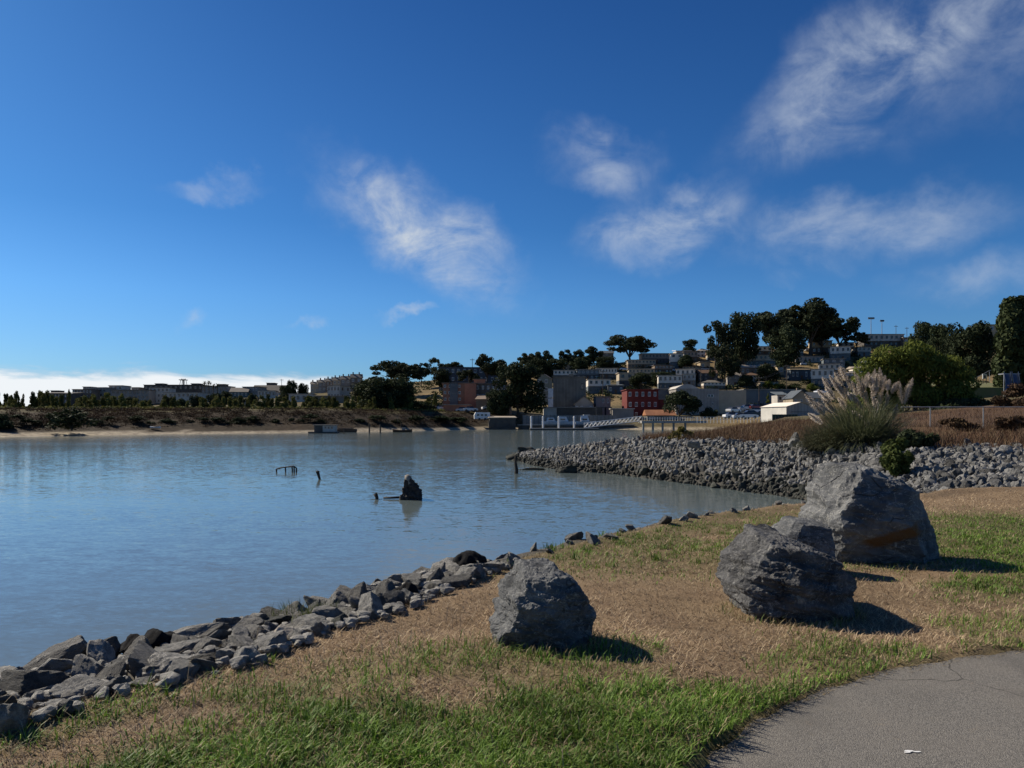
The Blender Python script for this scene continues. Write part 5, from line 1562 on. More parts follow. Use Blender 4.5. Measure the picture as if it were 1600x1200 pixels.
taken = [(a, b, t, f) for (_, a, b, t, f, *_r) in HS]
gh = np.random.RandomState(9)
nh = 0
for py in (606, 598, 590, 582, 574, 566, 558, 550, 543):
    px = 850.0 + gh.uniform(0, 20)
    while px < 1350:
        wd_ = gh.uniform(20, 38) * (0.75 + 0.25 * (py - 540) / 60)
        hh_ = gh.uniform(11, 16)
        pb_ = py + gh.uniform(-2, 2)
        ok = interp(px + wd_ / 2, RIDGE) + 3 < pb_ < interp(px, BASE) - 20 and not any(px < b - 5 and px + wd_ > a + 5 and pb_ - hh_ < f - 5 and pb_ > t + 5 for (a, b, t, f) in taken)
        if ok and not (px < 925 and pb_ > 588) and not (960 < px < 1030 and pb_ > 600):
            taken.append((px, px + wd_, pb_ - hh_, pb_))
            wl = ('white', 'beige', 'pale', 'tan', 'white', 'grey')[gh.randint(6)]
            building('small ' + {'white': 'white', 'beige': 'beige', 'pale': 'pale grey', 'tan': 'tan', 'grey': 'grey'}[wl] + ' terrace house packed among the hillside rows', px, px + wd_, pb_ - hh_, pb_, wl, None, 8, gh.uniform(-14, 6),
                     ('flat', 'gable', 'shed', 'hip')[gh.randint(4)], ('roof', 'roofpale', 'brown', 'grey')[gh.randint(4)], ('blue', 'dark', 'taupe', None)[gh.randint(4)], .5, 2, int(wd_ / 7) + 1, rise=.28, over=.5,
                     name='hillside_house', group='hillside houses', wstyle='dark')
            nh += 1
        px += wd_ + gh.uniform(1, 9)
print('extra houses', nh)

# ------------------------------------------------------------------ masts, poles, tower, palms
MET = M('grey_metal', (0.30, 0.31, 0.32), (0.24, 0.25, 0.26), 2, 0.45, metal=0.3)
DKM = M('dark_metal', (0.05, 0.052, 0.055), None, 2, 0.5)
WOOD = M('weathered_wood', (0.10, 0.08, 0.06), (0.06, 0.048, 0.038), 5, 0.9, 0.5)
for px, top, lab, wp in [(1361, 498, 'taller stadium floodlight mast on the right skyline', 10), (1378, 502, 'shorter stadium floodlight mast on the right skyline', 6)]:
    Y = 425; s = Y / F
    r_ = empty('floodlight_mast', P(px, 530, Y), 0, lab, 'floodlight', 'stadium floodlights')
    H = (530 - top) * s
    MB().tube([(0, 0, -2), (0, 0, H)], [.25, .14], 8).build('pole', MET, r_)
    MB().box(-wp * s / 2, wp * s / 2, -.15, .15, H - .3, H - .1).box(-wp * s / 2, wp * s / 2, -.15, .15, H + .6, H + .8).build('crossarm', MET, r_)
    for k in range(6):
        MB().box(-.25, .25, -.35, .1, -.25, .35).build('lamp', DKM, r_, loc=(-wp * s / 2 + (k + .5) * wp * s / 6, -.2, H + .2))
for px, top, foot, Y, lab in [(1400, 508, 530, 420, 'crossed antenna pole on the right skyline'), (1417, 511, 532, 415, 'thin pole right of the antenna pole'), (1186, 588, 632, 262, 'wooden utility pole beside the warehouse'),
                              (1229, 570, 606, 300, 'utility pole on the slope above the gable house'), (738, 560, 580, 360, 'thin mast on the dark blue block'), (440, 592, 604, 445, 'thin mast on the humped roof'),
                              (1095, 575, 606, 300, 'utility pole on the slope above the warehouse'), (942, 578, 612, 300, 'pale utility pole on the middle terrace')]:
    s = Y / F
    r_ = empty('utility_pole', P(px, foot, Y), 0, lab, 'pole')
    H = (foot - top) * s
    MB().tube([(0, 0, -2), (0, 0, H)], [.16, .11], 7).build('pole', WOOD, r_)
    MB().box(-1.1, 1.1, -.07, .07, H - .8, H - .6).build('crossarm', WOOD, r_)
    for k in (-.9, -.4, .4, .9):
        MB().tube([(k, 0, H - .6), (k, 0, H - .35)], .05, 6).build('insulator', MET, r_)
# overhead wires
wi = MB()
A, B = P(1186, 590, 262), P(1229, 572, 300)
for q in (-.9, .4, .9):
    pts = []
    for f in np.linspace(0, 1, 9):
        p = A.lerp(B, f); pts.append((p.x + q, p.y, p.z - 1.5 * 4 * f * (1 - f) * .5 - .3))
    wi.tube(pts, .02, 4)
tag(wi.build('overhead_wire', DKM), 'overhead wires strung between the slope utility poles', 'wires')

Y = 440; s = Y / F
r_ = empty('lattice_tower', P(286.5, 603, Y), 0, 'small lattice tower with a platform on the left skyline', 'tower')
H = 11 * s
for a, b in ((-1, -1), (1, -1), (1, 1), (-1, 1)):
    MB().tube([(a * 1.7, b * 1.7, -1), (a * 1.1, b * 1.1, H * .8)], .16, 6).build('leg', DKM, r_)
MB().box(-1.9, 1.9, -1.9, 1.9, H * .8, H * .8 + .4).build('platform', DKM, r_)
MB().tube([(0, 0, -1), (0, 0, H * .8)], .35, 8).build('riser', DKM, r_)
MB().box(-1.4, 1.4, -.1, .1, H * .95, H).tube([(-1.2, 0, H * .8), (-1.2, 0, H * 1.05)], .1, 5).tube([(1.2, 0, H * .8), (1.2, 0, H * 1.05)], .1, 5).build('railing', DKM, r_)

frond = MB()
g = np.random.RandomState(4)
for k in range(26):
    a, e0 = g.uniform(0, 6.28), g.uniform(-.5, 1.3)
    p = Vector((0, 0, 0)); d_ = e0
    for j in range(4):
        q = p + Vector((math.cos(a) * math.cos(d_), math.sin(a) * math.cos(d_), math.sin(d_))) * .55
        sd_ = Vector((-math.sin(a), math.cos(a), 0)) * (.22 if j < 3 else .1)
        frond.poly([p - sd_, p + sd_, q + sd_ * .8, q - sd_ * .8], [(0, 1, 2, 3)])
        p, d_ = q, d_ - .4
FRM = frond.mesh('crown', LDRK)
for i, (px, top) in enumerate([(320, 599), (326.5, 598), (334, 603), (340, 602)]):
    Y = 410; s = Y / F
    r_ = empty('palm_tree', P(px, 638, Y), i * 1.3, ['leftmost of the palm trees on the left skyline', 'tallest of the palm trees on the left skyline', 'third palm tree on the left skyline', 'rightmost palm tree on the left skyline'][i], 'palm tree', 'palm trees')
    H = (638 - top) * s
    MB().tube([(0, 0, -1), (.1, 0, H * .5), (0, 0, H)], [.3, .22, .18], 7).build('trunk', BARK, r_)
    link('crown', FRM, r_, (0, 0, H))

# ------------------------------------------------------------------ waterfront: dock, gangway, pier, boats, posts
CON = M('dock_concrete', (0.34, 0.33, 0.30), (0.26, 0.25, 0.23), 1.0, 0.85)
Y = 217; s = Y / F
dk = empty('floating_dock', P(882, 672, Y), 0, 'long floating dock with pale edge in front of the boatyard', 'dock')
MB().box(-54 * s, 53 * s, -1.5, 1.5, -.3, .42).build('float', paint('dark'), dk)
MB().box(-54.3 * s, 53.3 * s, -1.6, 1.6, .42, .58).build('deck', CON, dk)
for i, px in enumerate((830, 848.5, 873, 897)):
    r_ = empty('dock_piling', P(px, 673, Y + 1.9), 0, ['leftmost white capped piling of the floating dock', 'second white capped piling of the floating dock', 'third white capped piling of the floating dock', 'rightmost white capped piling of the floating dock'][i], 'piling', 'dock pilings')
    MB().tube([(0, 0, -1.5), (0, 0, 3.9)], .27, 10).build('shaft', WHITE, r_)
    MB().tube([(0, 0, 3.9), (0, 0, 4.0), (0, 0, 4.35)], [.32, .32, .03], 10).build('cap', WHITE, r_)
# gangway truss
A, B = P(913, 668.5, 218), P(1002, 657.5, 222)
gw = empty('gangway', A, 0, 'white truss gangway sloping from the pier to the floating dock', 'gangway')
D = B - A
for sy in (-.8, .8):
    MB().tube([(0, sy, 0), (D.x, D.y + sy, D.z)], .10, 6).tube([(0, sy, 1.35), (D.x, D.y + sy, D.z + 1.35)], .10, 6).build('chord', WHITE, gw)
    n_ = 14
    for k in range(n_):
        p, q = D * (k / n_), D * ((k + 1) / n_)
        MB().tube([(p.x, p.y + sy, p.z), (q.x, q.y + sy, q.z + 1.35)], .06, 5).build('brace', WHITE, gw)
        MB().tube([(p.x, p.y + sy, p.z), (p.x, p.y + sy, p.z + 1.35)], .05, 5).build('post', WHITE, gw)
MB().poly([(0, -.8, 0), (D.x, D.y - .8, D.z), (D.x, D.y + .8, D.z), (0, .8, 0), (0, -.8, -.12), (D.x, D.y - .8, D.z - .12), (D.x, D.y + .8, D.z - .12), (0, .8, -.12)], [(0, 1, 2, 3), (4, 7, 6, 5), (0, 4, 5, 1), (2, 6, 7, 3)]).build('deck', CON, gw)
# pier
Y = 220; s = Y / F
pr = empty('pier', P(1040, 672, Y), 0, 'concrete pier on piles with white railing right of the gangway', 'pier')
MB().box(-40 * s, 60 * s, -3, 3, 11 * s, 14.5 * s).build('deck', CON, pr)
for px in (1003, 1018, 1033, 1050, 1068):
    for yy in (-2.2,):
        MB().tube([((px - 1040) * s, yy, -2), ((px - 1040) * s, yy, 11 * s)], .32, 8).build('pile', CON, pr)
for k in range(26):
    MB().box(-.05, .05, -.05, .05, 14.5 * s, 14.5 * s + 1.1).build('rail_post', WHITE, pr, loc=((-39 + k * 3.9) * s, -2.8, 0))
for zz in (.55, 1.05):
    MB().box(-40 * s, 60 * s, -2.84, -2.76, 14.5 * s + zz, 14.5 * s + zz + .07).build('rail', WHITE, pr)
rl = empty('railing', P(1130, 660, 200), 0, 'white railing running right from the pier above the brown brush', 'railing')
for k in range(20):
    MB().box(-.05, .05, -.05, .05, -.5, 1.2).build('post', WHITE, rl, loc=(-7 + k * .9, 0, .3))
for zz in (.8, 1.4):
    MB().box(-7, 10.2, -.04, .04, zz, zz + .08).build('rail', WHITE, rl)
# grey boatyard fence
Y = 238; s = Y / F
bf = empty('boatyard_fence', P(892, 664, Y), 0, 'long pale grey board fence behind the dock', 'fence')
for k in range(24):
    MB().box(-.62, .60, -.05, .05, -1, 3.1).build('panel', paint('grey'), bf, loc=((-72 + k * 6.1) * s, 0, 0))
    MB().box(-.08, .08, -.12, .12, -1, 3.25).build('post', paint('concrete'), bf, loc=((-75 + k * 6.1) * s, 0, 0))
sw = empty('sea_wall', P(900, 672, 231), 0, 'dark timber sea wall below the boatyard', 'wall')
MB().box(-18, 18, -.4, .6, -1.5, 1.5).build('face', paint('dark'), sw)
MB().box(-18.2, 18.2, -.6, .8, 1.5, 1.75).build('coping', CON, sw)
for k in range(14):
    MB().box(-.15, .15, -.6, -.4, -1.5, 1.5).build('pile', WOOD, sw, loc=(-17 + k * 2.6, 0, 0))
# open boatyard rack frames
for i, (a, b) in enumerate(((932, 946), (946, 955))):
    Y = 240; s = Y / F
    r_ = empty('boat_rack', P((a + b) / 2, 664, Y), 0, ('left' if i == 0 else 'right') + ' bay of the dark boat rack frame in the yard', 'rack')
    hw_ = (b - a) * s / 2
    for sx in (-1, 1):
        for yy in (-1, 1):
            MB().box(-.1, .1, -.1, .1, -1, 5.8).build('post', DKM, r_, loc=(sx * hw_, yy, 0))
    MB().box(-hw_, hw_, -1.1, -.9, 5.6, 5.8).box(-hw_, hw_, .9, 1.1, 5.6, 5.8).build('beam', DKM, r_)


def hull(L, Bm, H, sheer=.3):
    """boat hull along x"""
    V, Fc_ = [], []
    n = 9
    for i in range(n):
        f = i / (n - 1)
        b = Bm * (math.sin(math.pi * min(1, .22 + f * .78)) ** .6 if f > .35 else (.75 + .25 * f / .35))
        if i == n - 1: b = .02
        z = H + sheer * (2 * f - 1) ** 2
        xx = (f - .5) * L
        V += [(xx, -b, z), (xx, -b * .75, H * .35), (xx, 0, 0), (xx, b * .75, H * .35), (xx, b, z)]
    for i in range(n - 1):
        for j in range(4):
            a = i * 5 + j
            Fc_.append((a, a + 1, a + 6, a + 5))
        Fc_.append((i * 5 + 4, i * 5, i * 5 + 5, i * 5 + 9))
    Fc_.append((0, 4, 3, 2, 1))
    return V, Fc_


HV, HF = hull(6.5, 1.1, 1.0)
for i, (px, py, Y, lab, rz) in enumerate([(862, 664, 236, 'white motorboat ashore at the left of the boatyard', .2), (882, 664, 236, 'white motorboat on a stand in the middle of the boatyard', -.2), (915, 664, 237, 'white cabin boat at the right of the boatyard', .1)]):
    r_ = empty('motorboat', P(px, py, Y - 1.5), rz, lab, 'boat', 'boats ashore in the boatyard')
    link('hull', mesh_of('hull', HV, HF, WHITE), r_)
    MB().poly([(-1.6, -.8, 1.1), (1.2, -.7, 1.1), (1.2, .7, 1.1), (-1.6, .8, 1.1), (-1.4, -.7, 2.3 + i * .35), (.5, -.6, 2.3 + i * .35), (.5, .6, 2.3 + i * .35), (-1.4, .7, 2.3 + i * .35)], [(4, 5, 6, 7), (0, 1, 5, 4), (1, 2, 6, 5), (2, 3, 7, 6), (3, 0, 4, 7)]).build('cabin', WHITE, r_)
    MB().box(-1.2, .3, -.86, -.74, 1.55, 2.0).build('window', GLASS, r_)
    for xx in (-2, 0, 1.8):
        MB().box(xx - .1, xx + .1, -.5, .5, -.8, .35).build('stand', DKM, r_)
# portable toilet-like white kiosk
r_ = empty('kiosk', P(916.5, 664, 240), 0, 'tall white kiosk with dark doorway behind the dock', 'kiosk')
MB().box(-.9, .9, -.9, .9, 0, 3.1).build('wall', WHITE, r_); MB().box(-1.05, 1.05, -1.05, 1.05, 3.1, 3.3).build('roof', WHITE, r_)
MB().box(-.45, .45, -.96, -.9, .1, 2.1).build('door', paint('dark'), r_)
# trailer / caravan and boathouse left of the dock
r_ = empty('caravan', P(753, 657, 232), .12, 'white caravan parked above the small beach', 'caravan')
MB().prism([(-2.4, .5), (2.2, .5), (2.5, 1.0), (2.4, 2.5), (-2.0, 2.6), (-2.5, 1.6)], -1.1, 1.1).build('body', WHITE, r_)
for xx in (-1.6, -.4, .8):
    MB().box(xx, xx + .7, -1.16, -1.1, 1.45, 1.95).build('window', GLASS, r_)
for xx in (-.9, .9):
    MB().tube([(xx, -1.12, .4), (xx, -.9, .4)], .4, 12).build('wheel', DKM, r_)
bh = building('dark open boathouse with pale roof edge on the small beach', 762, 806, 651, 669, 'dark', 228, 6, 6, 'shed', 'roofpale', floors=1, cols=3, rise=.25, name='boathouse', cat='building', win=False)
for k in range(4):
    MB().box(-.3 + 0, 1.2, -3.15, -3.05, .2, 2.4).build('door', paint('dark'), bh, loc=(-3.8 + k * 2.1, 0, 0))  # dark-painted panels imitate the shade of the open underside; no real doors
# houseboat
Y = 163; s = Y / F
hb = empty('houseboat', P(506, 677, Y), 0, 'small houseboat with pale cabin and dark shed moored off the far bank', 'houseboat')
MB().prism([(-22 * s, .1), (-20 * s, -.3), (20 * s, -.3), (22.5 * s, .15), (22 * s, .35), (-22 * s, .35)], -1.4, 1.4).build('hull', paint('dark'), hb)
MB().box(-13 * s, 0, -1.1, 1.1, .35, 1.75).build('shed', paint('dark'), hb)
MB().box(.02, 19 * s, -1.1, 1.1, .35, 1.7).build('cabin', paint('pale'), hb)
MB().box(-15 * s, 20.5 * s, -1.35, 1.35, 1.76, 1.9).build('roof', paint('roofpale'), hb)
for xx in (3, 8, 13):
    MB().box(xx * s, (xx + 3) * s, -1.15, -1.1, 1.05, 1.5).build('window', GLASS, hb)
bg_ = empty('barge', P(541, 675, 176), 0, 'low dark barge moored right of the houseboat', 'boat')
MB().prism([(-2.4, .2), (-2.1, -.3), (2.1, -.3), (2.4, .25), (2.3, .75), (-2.3, .65)], -1, 1).build('hull', paint('brown'), bg_)
MB().box(-1.8, 1.6, -.7, .7, .7, .9).build('deck', WOOD, bg_)
wb = empty('wooden_boat', P(629, 675.5, 178), 0, 'small dark wooden boat with a short mast', 'boat')
link('hull', mesh_of('hull', *hull(4.6, .75, .55, .25), paint('brown')), wb)
MB().tube([(-.4, 0, .3), (-.4, 0, 2.4)], .07, 6).build('mast', WOOD, wb)
MB().box(-.1, .6, -.4, .4, .55, 1.15).build('cabin', paint('grey'), wb)
dg = empty('dinghy', P(243, 669.5, 152), .1, 'white dinghy pulled up on the far beach', 'boat')
link('hull', mesh_of('hull', *hull(2.0, .5, .35, .1), WHITE), dg)
for px, top, foot, lab, r0 in [(577, 662, 677, 'thick mooring post left of its twin in the water', .16), (594, 663, 677, 'thick mooring post right of its twin in the water', .16), (537, 671, 678, 'short stub post beside the houseboat', .1)]:
    Y = F * EZ / (foot - HOR); s = Y / F
    o = MB().tube([(0, 0, -1), (.03, 0, (foot - top) * s * .6), (0, 0, (foot - top) * s)], [r0 * 1.15, r0, r0 * .9], 9).build('mooring_post', WOOD, None, loc=P(px, foot, Y))
    tag(o, lab, 'post')
for i, (px, top, fo_, lab) in enumerate([(573, 646, 668, 'bare pale sapling standing on the brown bank'), (622, 648, 668, 'leaning bare sapling on the brown bank'), (660, 650, 668, 'bare twiggy sapling right of the leaning one')]):
    Y = interp(px, SHORE) + 8; s = Y / F
    b = MB(); H = (fo_ - top) * s
    b.tube([(0, 0, -.3), (-.1, 0, H * .5), (-.35, 0, H)], [.06, .05, .02], 6)
    for k in range(7):
        z = H * (.35 + .08 * k); sx = (-1) ** k
        b.tube([(-.1, 0, z), (-.1 + sx * .45, .1, z + .5)], [.03, .01], 5)
    tag(b.build('bare_sapling', M('pale_bark', (0.2, 0.165, 0.125), (.14, .115, .09), 4, .9), None, loc=P(px, fo_, Y)), lab, 'sapling')

# driftwood and wreck timbers in the bay
Y = F * EZ / (780 - HOR); s = Y / F
stp = empty('tree_stump', P(641, 780, Y), 0, 'dark ragged stump with a pale broken top standing in the water', 'stump')
dirs, fcs = ico(5)
pl = silhouette_planes([(617, 784), (631, 760), (634, 747), (644, 746), (657, 768), (659, 790), (617, 790)], s, 641, 772, 0) + [((0, -1, .25), .24), ((0, 1, .25), .24)]
v = cut_rock(dirs, pl)
for i in range(len(v)):
    p = Vector(v[i]) * 6
    v[i] *= 1 + .26 * noise.fractal(p + Vector((3, 1, 0)), .7, 2.1, 5)
link('root_mass', bigmesh('root_mass', v, fcs, M('wet_wood', (0.028, 0.022, 0.017), (0.06, 0.05, 0.04), 9, .8, .8, 40)), stp, (0, 0, 8 * s))
tb = MB().tube([(.14, -.05, .30), (.02, -.06, .58), (-.08, -.04, .76), (-.13, -.02, .86)], [.10, .12, .125, .07], 12)
tb.build('trunk', M('driftwood', (0.30, 0.265, 0.215), (0.16, 0.135, 0.105), 9, .9, .8, 30), stp, True)
MB().tube([(.16, -.1, -.1), (.12, -.02, .35), (-.02, 0, .7)], [.10, .07, .04], 8).build('root', MATS['driftwood'], stp, True)
lg = MB().tube([(-.30, .05, .02), (0, 0, .03), (.42, .02, .05)], [.03, .04, .045], 8)
tag(lg.build('floating_log', MATS['wet_wood'], None, True, loc=P(612, 779, Y)), 'thin dark log lying in the water left of the stump', 'log')
sb = MB().tube([(0, 0, -.4), (.02, 0, .08), (-.03, 0, .2), (.01, 0, .24)], [.06, .06, .08, .04], 8)
tag(sb.build('stub_post', MATS['wet_wood'], None, True, loc=P(588, 781, Y)), 'short black stub rising from the water left of the log', 'post')
Y = F * EZ / (738 - HOR); s = Y / F
fr = empty('bent_timbers', P(447, 738, Y), 0, 'low black wreck frame of bent timbers above the water', 'wreck')
MB().tube([(-15 * s, 0, 5 * s), (-5 * s, .05, 7.5 * s), (12 * s, 0, 9.5 * s), (16 * s, 0, 7 * s)], .035, 7).build('rail', MATS['wet_wood'], fr)
for x_, h_ in ((-15, 5), (-1, 8), (9.5, 9), (12.5, 9), (16, 7)):
    MB().tube([(x_ * s + .03, 0, -.4), (x_ * s, 0, h_ * s)], .04, 7).build('upright', MATS['wet_wood'], fr)
Y = F * EZ / (749 - HOR); s = Y / F
o = MB().tube([(.06, 0, -.4), (.05, 0, .0), (-.02, 0, .25), (-.06, 0, .38), (-.06, 0, .42)], [.06, .055, .07, .09, .05], 9).build('wreck_post', MATS['wet_wood'], None, loc=P(498, 749, Y))
tag(o, 'single leaning black post between wreck frame and stump', 'post')
Y = F * EZ / (740 - HOR); s = Y / F
o = MB().tube([(0, 0, -.5), (.03, 0, .2), (-.02, 0, .6), (.02, 0, .95)], [.12, .10, .07, .09], 9).build('wreck_post', MATS['wet_wood'], None, loc=P(806, 740, Y))
tag(o, 'black gnarled post standing in the water off the spit tip', 'post')

# ------------------------------------------------------------------ parked cars
CARV = [(-2.1, .35), (2.1, .35), (2.15, .75), (1.9, .92), (1.1, 1.0), (.55, 1.45), (-.95, 1.48), (-1.6, 1.02), (-2.1, .95), (-2.15, .6)]
wheel = MB().tube([(0, -.1, 0), (0, .1, 0)], .33, 12).mesh('wheel', DKM)
CARM = {}
for nm, c in (('white', (.65, .65, .64)), ('silver', (.42, .43, .44)), ('dark', (.035, .037, .042)), ('blue', (.05, .09, .17)), ('red', (.25, .03, .03))):
    mt = M('car_' + nm, c, tuple(x * .92 for x in c), 1, .3, spec=.6)
    lowv = [p for p in CARV if p[1] <= 1.03]
    body = MB().prism(CARV[:5] + CARV[7:], -.85, .85).mesh('body', mt)
    cab = MB().poly([(1.1, -.82, 1.0), (1.1, .82, 1.0), (-1.6, .82, 1.0), (-1.6, -.82, 1.0), (.5, -.65, 1.46), (.5, .65, 1.46), (-1.0, .65, 1.48), (-1.0, -.65, 1.48)], [(4, 5, 6, 7), (0, 1, 5, 4), (1, 2, 6, 5), (2, 3, 7, 6), (3, 0, 4, 7)])
    cab.m[0] = 1
    CARM[nm] = (body, cab.mesh('cabin', [GLASS, mt]))


def car(label, px, py, Y, colr_, rz, sc=1.0, name='parked_car', cat='car'):
    r_ = empty(name, P(px, py, Y), rz, label, cat, 'parked cars')
    r_.scale = (sc,) * 3
    link('body', CARM[colr_][0], r_); link('cabin', CARM[colr_][1], r_)
    for xx in (-1.3, 1.3):
        for yy in (-.8, .8):
            link('wheel', wheel, r_, (xx, yy, .33))
    return r_


for px, py, Y, c, rz, lab in [(1144, 654, 205, 'white', .2, 'white car at the roadside left of the white shed'), (1158, 655, 203, 'silver', .1, 'silver car in the middle of the roadside line'), (1170, 654, 202, 'white', -.2, 'white van-like car right of the roadside line'),
                              (1146, 645, 226, 'white', .6, 'white car parked nose out under the beige wall'), (1156, 643, 230, 'silver', .9, 'silver car beside the white one under the beige wall'), (1168, 641, 236, 'white', .2, 'white car parked by the blue warehouse corner'),
                              (1180, 640, 236, 'red', .3, 'dark red car parked by the blue warehouse'), (1183, 646, 222, 'white', -.3, 'pale car just left of the white shed'), (1174, 650, 214, 'dark', .1, 'dark car behind the roadside line'), (1190, 651, 215, 'silver', .2, 'silver car half hidden by the white shed'),
                              (735, 643, 246, 'white', .2, 'white car below the salmon apartment house'), (724, 644, 246, 'silver', 0, 'silver car left of the white one below the salmon house'), (764, 641, 248, 'white', .3, 'white van in front of the brown sloping wall'), (690, 641, 252, 'white', .1, 'white car under bushes left of the salmon house'),
                              (676, 641, 252, 'white', -.2, 'white car at the foot of the straw slope'), (1257, 571, None, 'white', .1, 'white car on the slope road left of the right hand stack'), (975, 579, None, 'white', .1, 'white car on the upper terrace by the beige rows'), (1022, 574, None, 'silver', .1, 'silver car between the beige rows'),
                              (1056, 581, None, 'white', .2, 'white car above the shaded white house'), (1265, 549, None, 'white', 0, 'white car beside the tan topped house'), (1283, 616, 262, 'white', .3, 'white car uphill of the cream gable house'), (1100, 579, None, 'silver', .2, 'silver car above the brown roofed house'),
                              (692, 590, None, 'white', .2, 'white van on the ridge beside the dark blue block')]:
    car(lab, px, py, Y or Yof(px, py), c, rz, 1.15)
# green screen fence by the shed and clutter
gf = empty('green_fence', P(1226, 657, 140), R(4), 'dark green screened fence in front of the white shed', 'fence')
for k in range(8):
    MB().box(-.29, .29, -.03, .03, -1.2, 1.15).build('panel', paint('green'), gf, loc=(-2.1 + k * .62, 0, 0))
    MB().tube([(-.31, 0, -1.2), (-.31, 0, 1.25)], .03, 6).build('post', MET, gf, loc=(-2.1 + k * .62, 0, 0))

# ------------------------------------------------------------------ chain-link fence and playground at the right
Y0f = 43.0
cf = empty('chain_link_fence', P(1520, 672, Y0f), 0, 'chain-link fence with pale top rail behind the brown brush', 'fence')
s = Y0f / F
xa, xb = -112 * s, 420 * s
H = 36 * s
MB().tube([(xa, 0, H), (xb, 0, H)], .028, 8).build('top_rail', M('galvanised', (.36, .36, .35), (.3, .3, .29), 3, .4, metal=.2), cf)
for k in range(7):
    px = 1454 - 83 + k * 83
    MB().tube([((px - 1520) * s, 0.03, -.6), ((px - 1520) * s, 0.03, H + .03)], .03, 8).build('post', MATS['galvanised'], cf)
mw = MB()
n_ = int((xb - xa) / .14)
for k in range(n_ + 10):
    for sg in (-1, 1):
        x_ = xa + (k - 5) * .14
        a = max(xa, min(xb, x_)); b = max(xa, min(xb, x_ + sg * H))
        if abs(b - a) < .05: continue
        za, zb_ = (a - x_) / (sg * H) * H, (b - x_) / (sg * H) * H
        mw.poly([(a, 0, za), (a + .006, 0, za), (b + .006, 0, zb_), (b, 0, zb_)], [(0, 1, 2, 3)])
mo = mw.build('wire_mesh', M('fence_wire', (.3, .3, .3), None, 3, .5), cf)
mo['kind'] = 'stuff'
# playground terrace
tr = MB()
a = P(1490, 604, 96); b = P(1700, 604, 96)
tr.poly([(a.x, 92, a.z - 6), (b.x, 92, b.z - 6), (b.x, 94, a.z - .2), (a.x, 94, a.z - .2), (a.x, 125, a.z + 2.2), (b.x, 125, b.z + 2.2)], [(0, 1, 2, 3), (3, 2, 5, 4)])
tag(tr.build('play_lawn', M('green_lawn', (0.105, 0.12, 0.04), (0.14, 0.125, 0.055), .8, .95)), kind='structure')
sl_ = empty('playground_slide', P(1590, 612, 86), 0, 'double blue grey slide coming down the slope at the right edge', 'slide')
SLM = M('slide_plastic', (0.07, 0.09, 0.13), (0.055, 0.07, 0.10), 1, .35, spec=.5)
for k in (0, 1):
    c = MB()
    prof = [(-.9 + k * .95, 0, -.9), (-.45 + k * .95, .9, -.1), (.3 + k * .95, 2.0, 1.2), (.8 + k * .95, 3.0, 2.3)]
    for (p, q) in zip(prof[:-1], prof[1:]):
        for u0, u1, z0_, z1_ in ((-.42, -.34, .25, .25), (.34, .42, .25, .25), (-.34, .34, .0, .0)):
            c.poly([(p[0] + u0, p[1], p[2] + z0_), (p[0] + u1, p[1], p[2] + z0_), (q[0] + u1, q[1], q[2] + z1_), (q[0] + u0, q[1], q[2] + z1_),
                    (p[0] + u0, p[1], p[2] - .08), (p[0] + u1, p[1], p[2] - .08), (q[0] + u1, q[1], q[2] - .08), (q[0] + u0, q[1], q[2] - .08)], [(0, 1, 2, 3), (7, 6, 5, 4), (0, 4, 5, 1), (1, 5, 6, 2), (2, 6, 7, 3), (3, 7, 4, 0)])
    c.build('chute', SLM, sl_)
MB().box(.3, 2.3, 2.9, 3.9, 2.2, 2.3).tube([(.4, 3, 2.2), (.4, 3, -1)], .06, 6).tube([(2.2, 3, 2.2), (2.2, 3, -1)], .06, 6).build('platform', MET, sl_)
sg_ = empty('notice_board', P(1538.5, 596, 98), 0, 'small pale notice board on the playground lawn', 'board')
MB().box(-.28, .28, -.04, .04, .35, 1.0).build('panel', WHITE, sg_); MB().box(-.12, .12, -.05, -.04, .4, .8).build('notice', paint('dark'), sg_)
MB().box(-.26, -.18, -.03, .03, -.3, .35).build('leg', WOOD, sg_); MB().box(.18, .26, -.03, .03, -.3, .35).build('leg', WOOD, sg_)
tf = empty('stair_railing', P(1540, 592, 104), 0, 'thin metal railing climbing beside the playground lawn', 'railing')
s = 104 / F
MB().tube([(-18 * s, 0, 0), (6 * s, 0, 13 * s), (19 * s, 0, 13 * s)], .04, 6).tube([(-18 * s, 0, -1), (-18 * s, 0, 0)], .04, 6).tube([(6 * s, 0, -.4), (6 * s, 0, 13 * s)], .04, 6).tube([(19 * s, 0, -.4), (19 * s, 0, 13 * s)], .04, 6).build('rail', MET, tf)
MB().tube([(50 * s, 0, -1), (50 * s, 0, 22 * s)], .06, 6).build('post', MET, tf)

# ------------------------------------------------------------------ grass, brush, scrub (stuff)
def blades(Pb, az_, L, W, lean, col, bend=0.6):
    n = len(Pb)
    d = np.stack([np.cos(az_), np.sin(az_), np.zeros(n)], 1)
    sdv = np.stack([-np.sin(az_), np.cos(az_), np.zeros(n)], 1) * (W * 0.5)[:, None]
    up = np.array((0, 0, 1.0))
    t1, t2 = lean, lean + bend
    m = Pb + (d * np.sin(t1)[:, None] + up * np.cos(t1)[:, None]) * (L * .55)[:, None]
    e = m + (d * np.sin(t2)[:, None] + up * np.cos(t2)[:, None]) * (L * .45)[:, None]
    V = np.stack([Pb - sdv, Pb + sdv, m + sdv * .75, m - sdv * .75, e], 1).reshape(-1, 3)
    b = np.arange(n)[:, None] * 5
    T = np.concatenate([b + np.array((0, 1, 2)), b + np.array((0, 2, 3)), b + np.array((3, 2, 4))], 0)
    C_ = np.repeat(col, 5, axis=0)
    return V, T, C_


